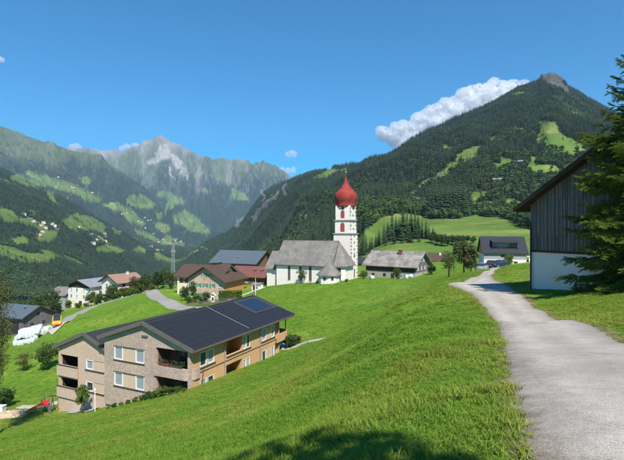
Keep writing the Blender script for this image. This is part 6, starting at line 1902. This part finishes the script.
cloud('small cloud behind the ridge left of the rocky peak', [(122, 149, 2.2), (127, 147.5, 2.4), (131, 149.5, 2.4), (136, 147, 1.6)], 13000, 4, 28, 5, False)
cloud('faint low cloud right of the far ridge', [(288, 171, 2.4), (293, 170.5, 2.2), (282, 172, 2)], 13000, 5, 28, 5, False)
cloud('tiny cloud at the upper left edge of the sky', [(-3, 58, 2.6), (1, 59, 1.6)], 13000, 6, 28, 4, False)
cloud('faint small cloud above the dark shoulder', [(288, 154, 1.3), (291, 153.6, 1.6), (294, 154.2, 1.1)], 13000, 7, 24, 4, False)

# ================================================================== GRASS
def tuft(name, seed, n, hmin, hmax, spread, wd, lean):
    r = random.Random(seed); V = []; Fc = []
    for _ in range(n):
        a = r.uniform(0, 6.28); q = spread * math.sqrt(r.random()); p = Vector((q * math.cos(a), q * math.sin(a), -.01))
        h = r.uniform(hmin, hmax); la = r.uniform(0, 6.28); ld = Vector((math.cos(la), math.sin(la), 0)) * h * r.uniform(.1, lean)
        s = Vector((-math.sin(la), math.cos(la), 0)).normalized() * wd * r.uniform(.7, 1.3)
        m = p + ld * .35 + Vector((0, 0, h * .6)); e = p + ld + Vector((0, 0, h))
        b0 = len(V); V += [p - s, p + s, m + s * .8, m - s * .8, e + s * .12, e - s * .12]
        Fc += [(b0, b0 + 1, b0 + 2, b0 + 3), (b0 + 3, b0 + 2, b0 + 4, b0 + 5)]
    return proto('grass_tuft', np_mesh(name, [tuple(q) for q in V], Fc), M['grass'])
TF = [tuft('t0', 1, 20, .05, .11, .10, .0045, .9), tuft('t1', 2, 16, .08, .17, .09, .005, .8), tuft('t2', 3, 14, .03, .07, .10, .010, 1.2)]
ya, xa = roadA[:, 1], roadA[:, 0]; yb, xb = roadB[:, 1], roadB[:, 0]
oa, ob = np.argsort(ya), np.argsort(yb)
def on_road(x, y, m=0.0):
    return (x > np.interp(y, ya[oa], xa[oa]) + m) & (x < np.interp(y, yb[ob], xb[ob]) - m) & (y < 103)
def in_rect(x, y, loc, rot, x0, x1, y0, y1):
    c, s = math.cos(-rot), math.sin(-rot); dx, dy = x - loc[0], y - loc[1]
    lx_, ly_ = dx * c - dy * s, dx * s + dy * c
    return (lx_ > x0) & (lx_ < x1) & (ly_ > y0) & (ly_ < y1)
PX, PS, PR, PI, PT = [], [], [], [], []
for (r0, r1, den, s) in [(1.6, 5, 280, .9), (5, 9, 200, .95), (9, 16, 120, 1.15), (16, 30, 55, 1.5), (30, 52, 20, 2.1), (52, 85, 7.5, 2.8), (85, 135, 2.4, 3.8)]:
    am_ = math.radians(43); n = int(am_ * (r1 ** 2 - r0 ** 2) * den)
    r = np.sqrt(rng.random(n) * (r1 ** 2 - r0 ** 2) + r0 ** 2); a = rng.uniform(-am_, am_, n)
    x, y = r * np.sin(a), r * np.cos(a)
    ok = ~on_road(x, y, .05) & ~in_rect(x, y, (-13, 48), BA, -.3, 22, -.4, 24.6) & ~in_rect(x, y, (ctr.x, ctr.y), bang, -8.2, 8.2, -6.7, 6.7)
    x, y, r = x[ok], y[ok], r[ok]; n = len(x)
    z = ground_z(x, y)
    big = fbm(x / 9, y / 9, 3); mid = fbm(x / 1.8 + 4, y / 1.8, 3)
    pick = np.where(rng.random(n) < .33 + .5 * mid, 1, np.where(rng.random(n) < .3, 2, 0))
    hs_ = s * rng.uniform(.75, 1.3, n) * (1 + .35 * mid)
    hs_ = hs_ * .85; rv = (x > np.interp(y, yb[ob], xb[ob])) & (y < 60)
    hzv = np.minimum(hs_, 1.5) * (.52 + .3 * mid) * np.where(rv, .6, 1.0) 
    # right-hand verge is shorter and drier
    dry = np.clip(.28 + 1.3 * big + .6 * mid + .35 * (x > np.interp(y, yb[ob], xb[ob])) * (y < 60), 0, 1)
    edge = np.minimum(np.abs(x - np.interp(y, ya[oa], xa[oa])), np.abs(x - np.interp(y, yb[ob], xb[ob])))
    dry = np.clip(dry + .6 * np.exp(-edge / .25), 0, 1)
    v_ = rng.uniform(.75, 1.2, n)
    tint = np.stack([v_ * (.86 + .62 * dry), v_ * (.97 + .12 * dry), v_ * (.85 + .8 * dry)], 1)
    PX.append(np.stack([x, y, z], 1)); PS.append(np.stack([hs_, hs_, hzv], 1)); PR.append(np.stack([rng.normal(0, .12, n), rng.normal(0, .12, n), rng.uniform(0, 6.28, n)], 1)); PI.append(pick); PT.append(tint)
instancer('meadow_grass', 'fresh green meadow grass on the steep slope beside the road', 'grass', np.concatenate(PX), np.concatenate(PS), np.concatenate(PR), np.concatenate(PI), np.concatenate(PT), TF)
print('GRASS', sum(len(q) for q in PX))
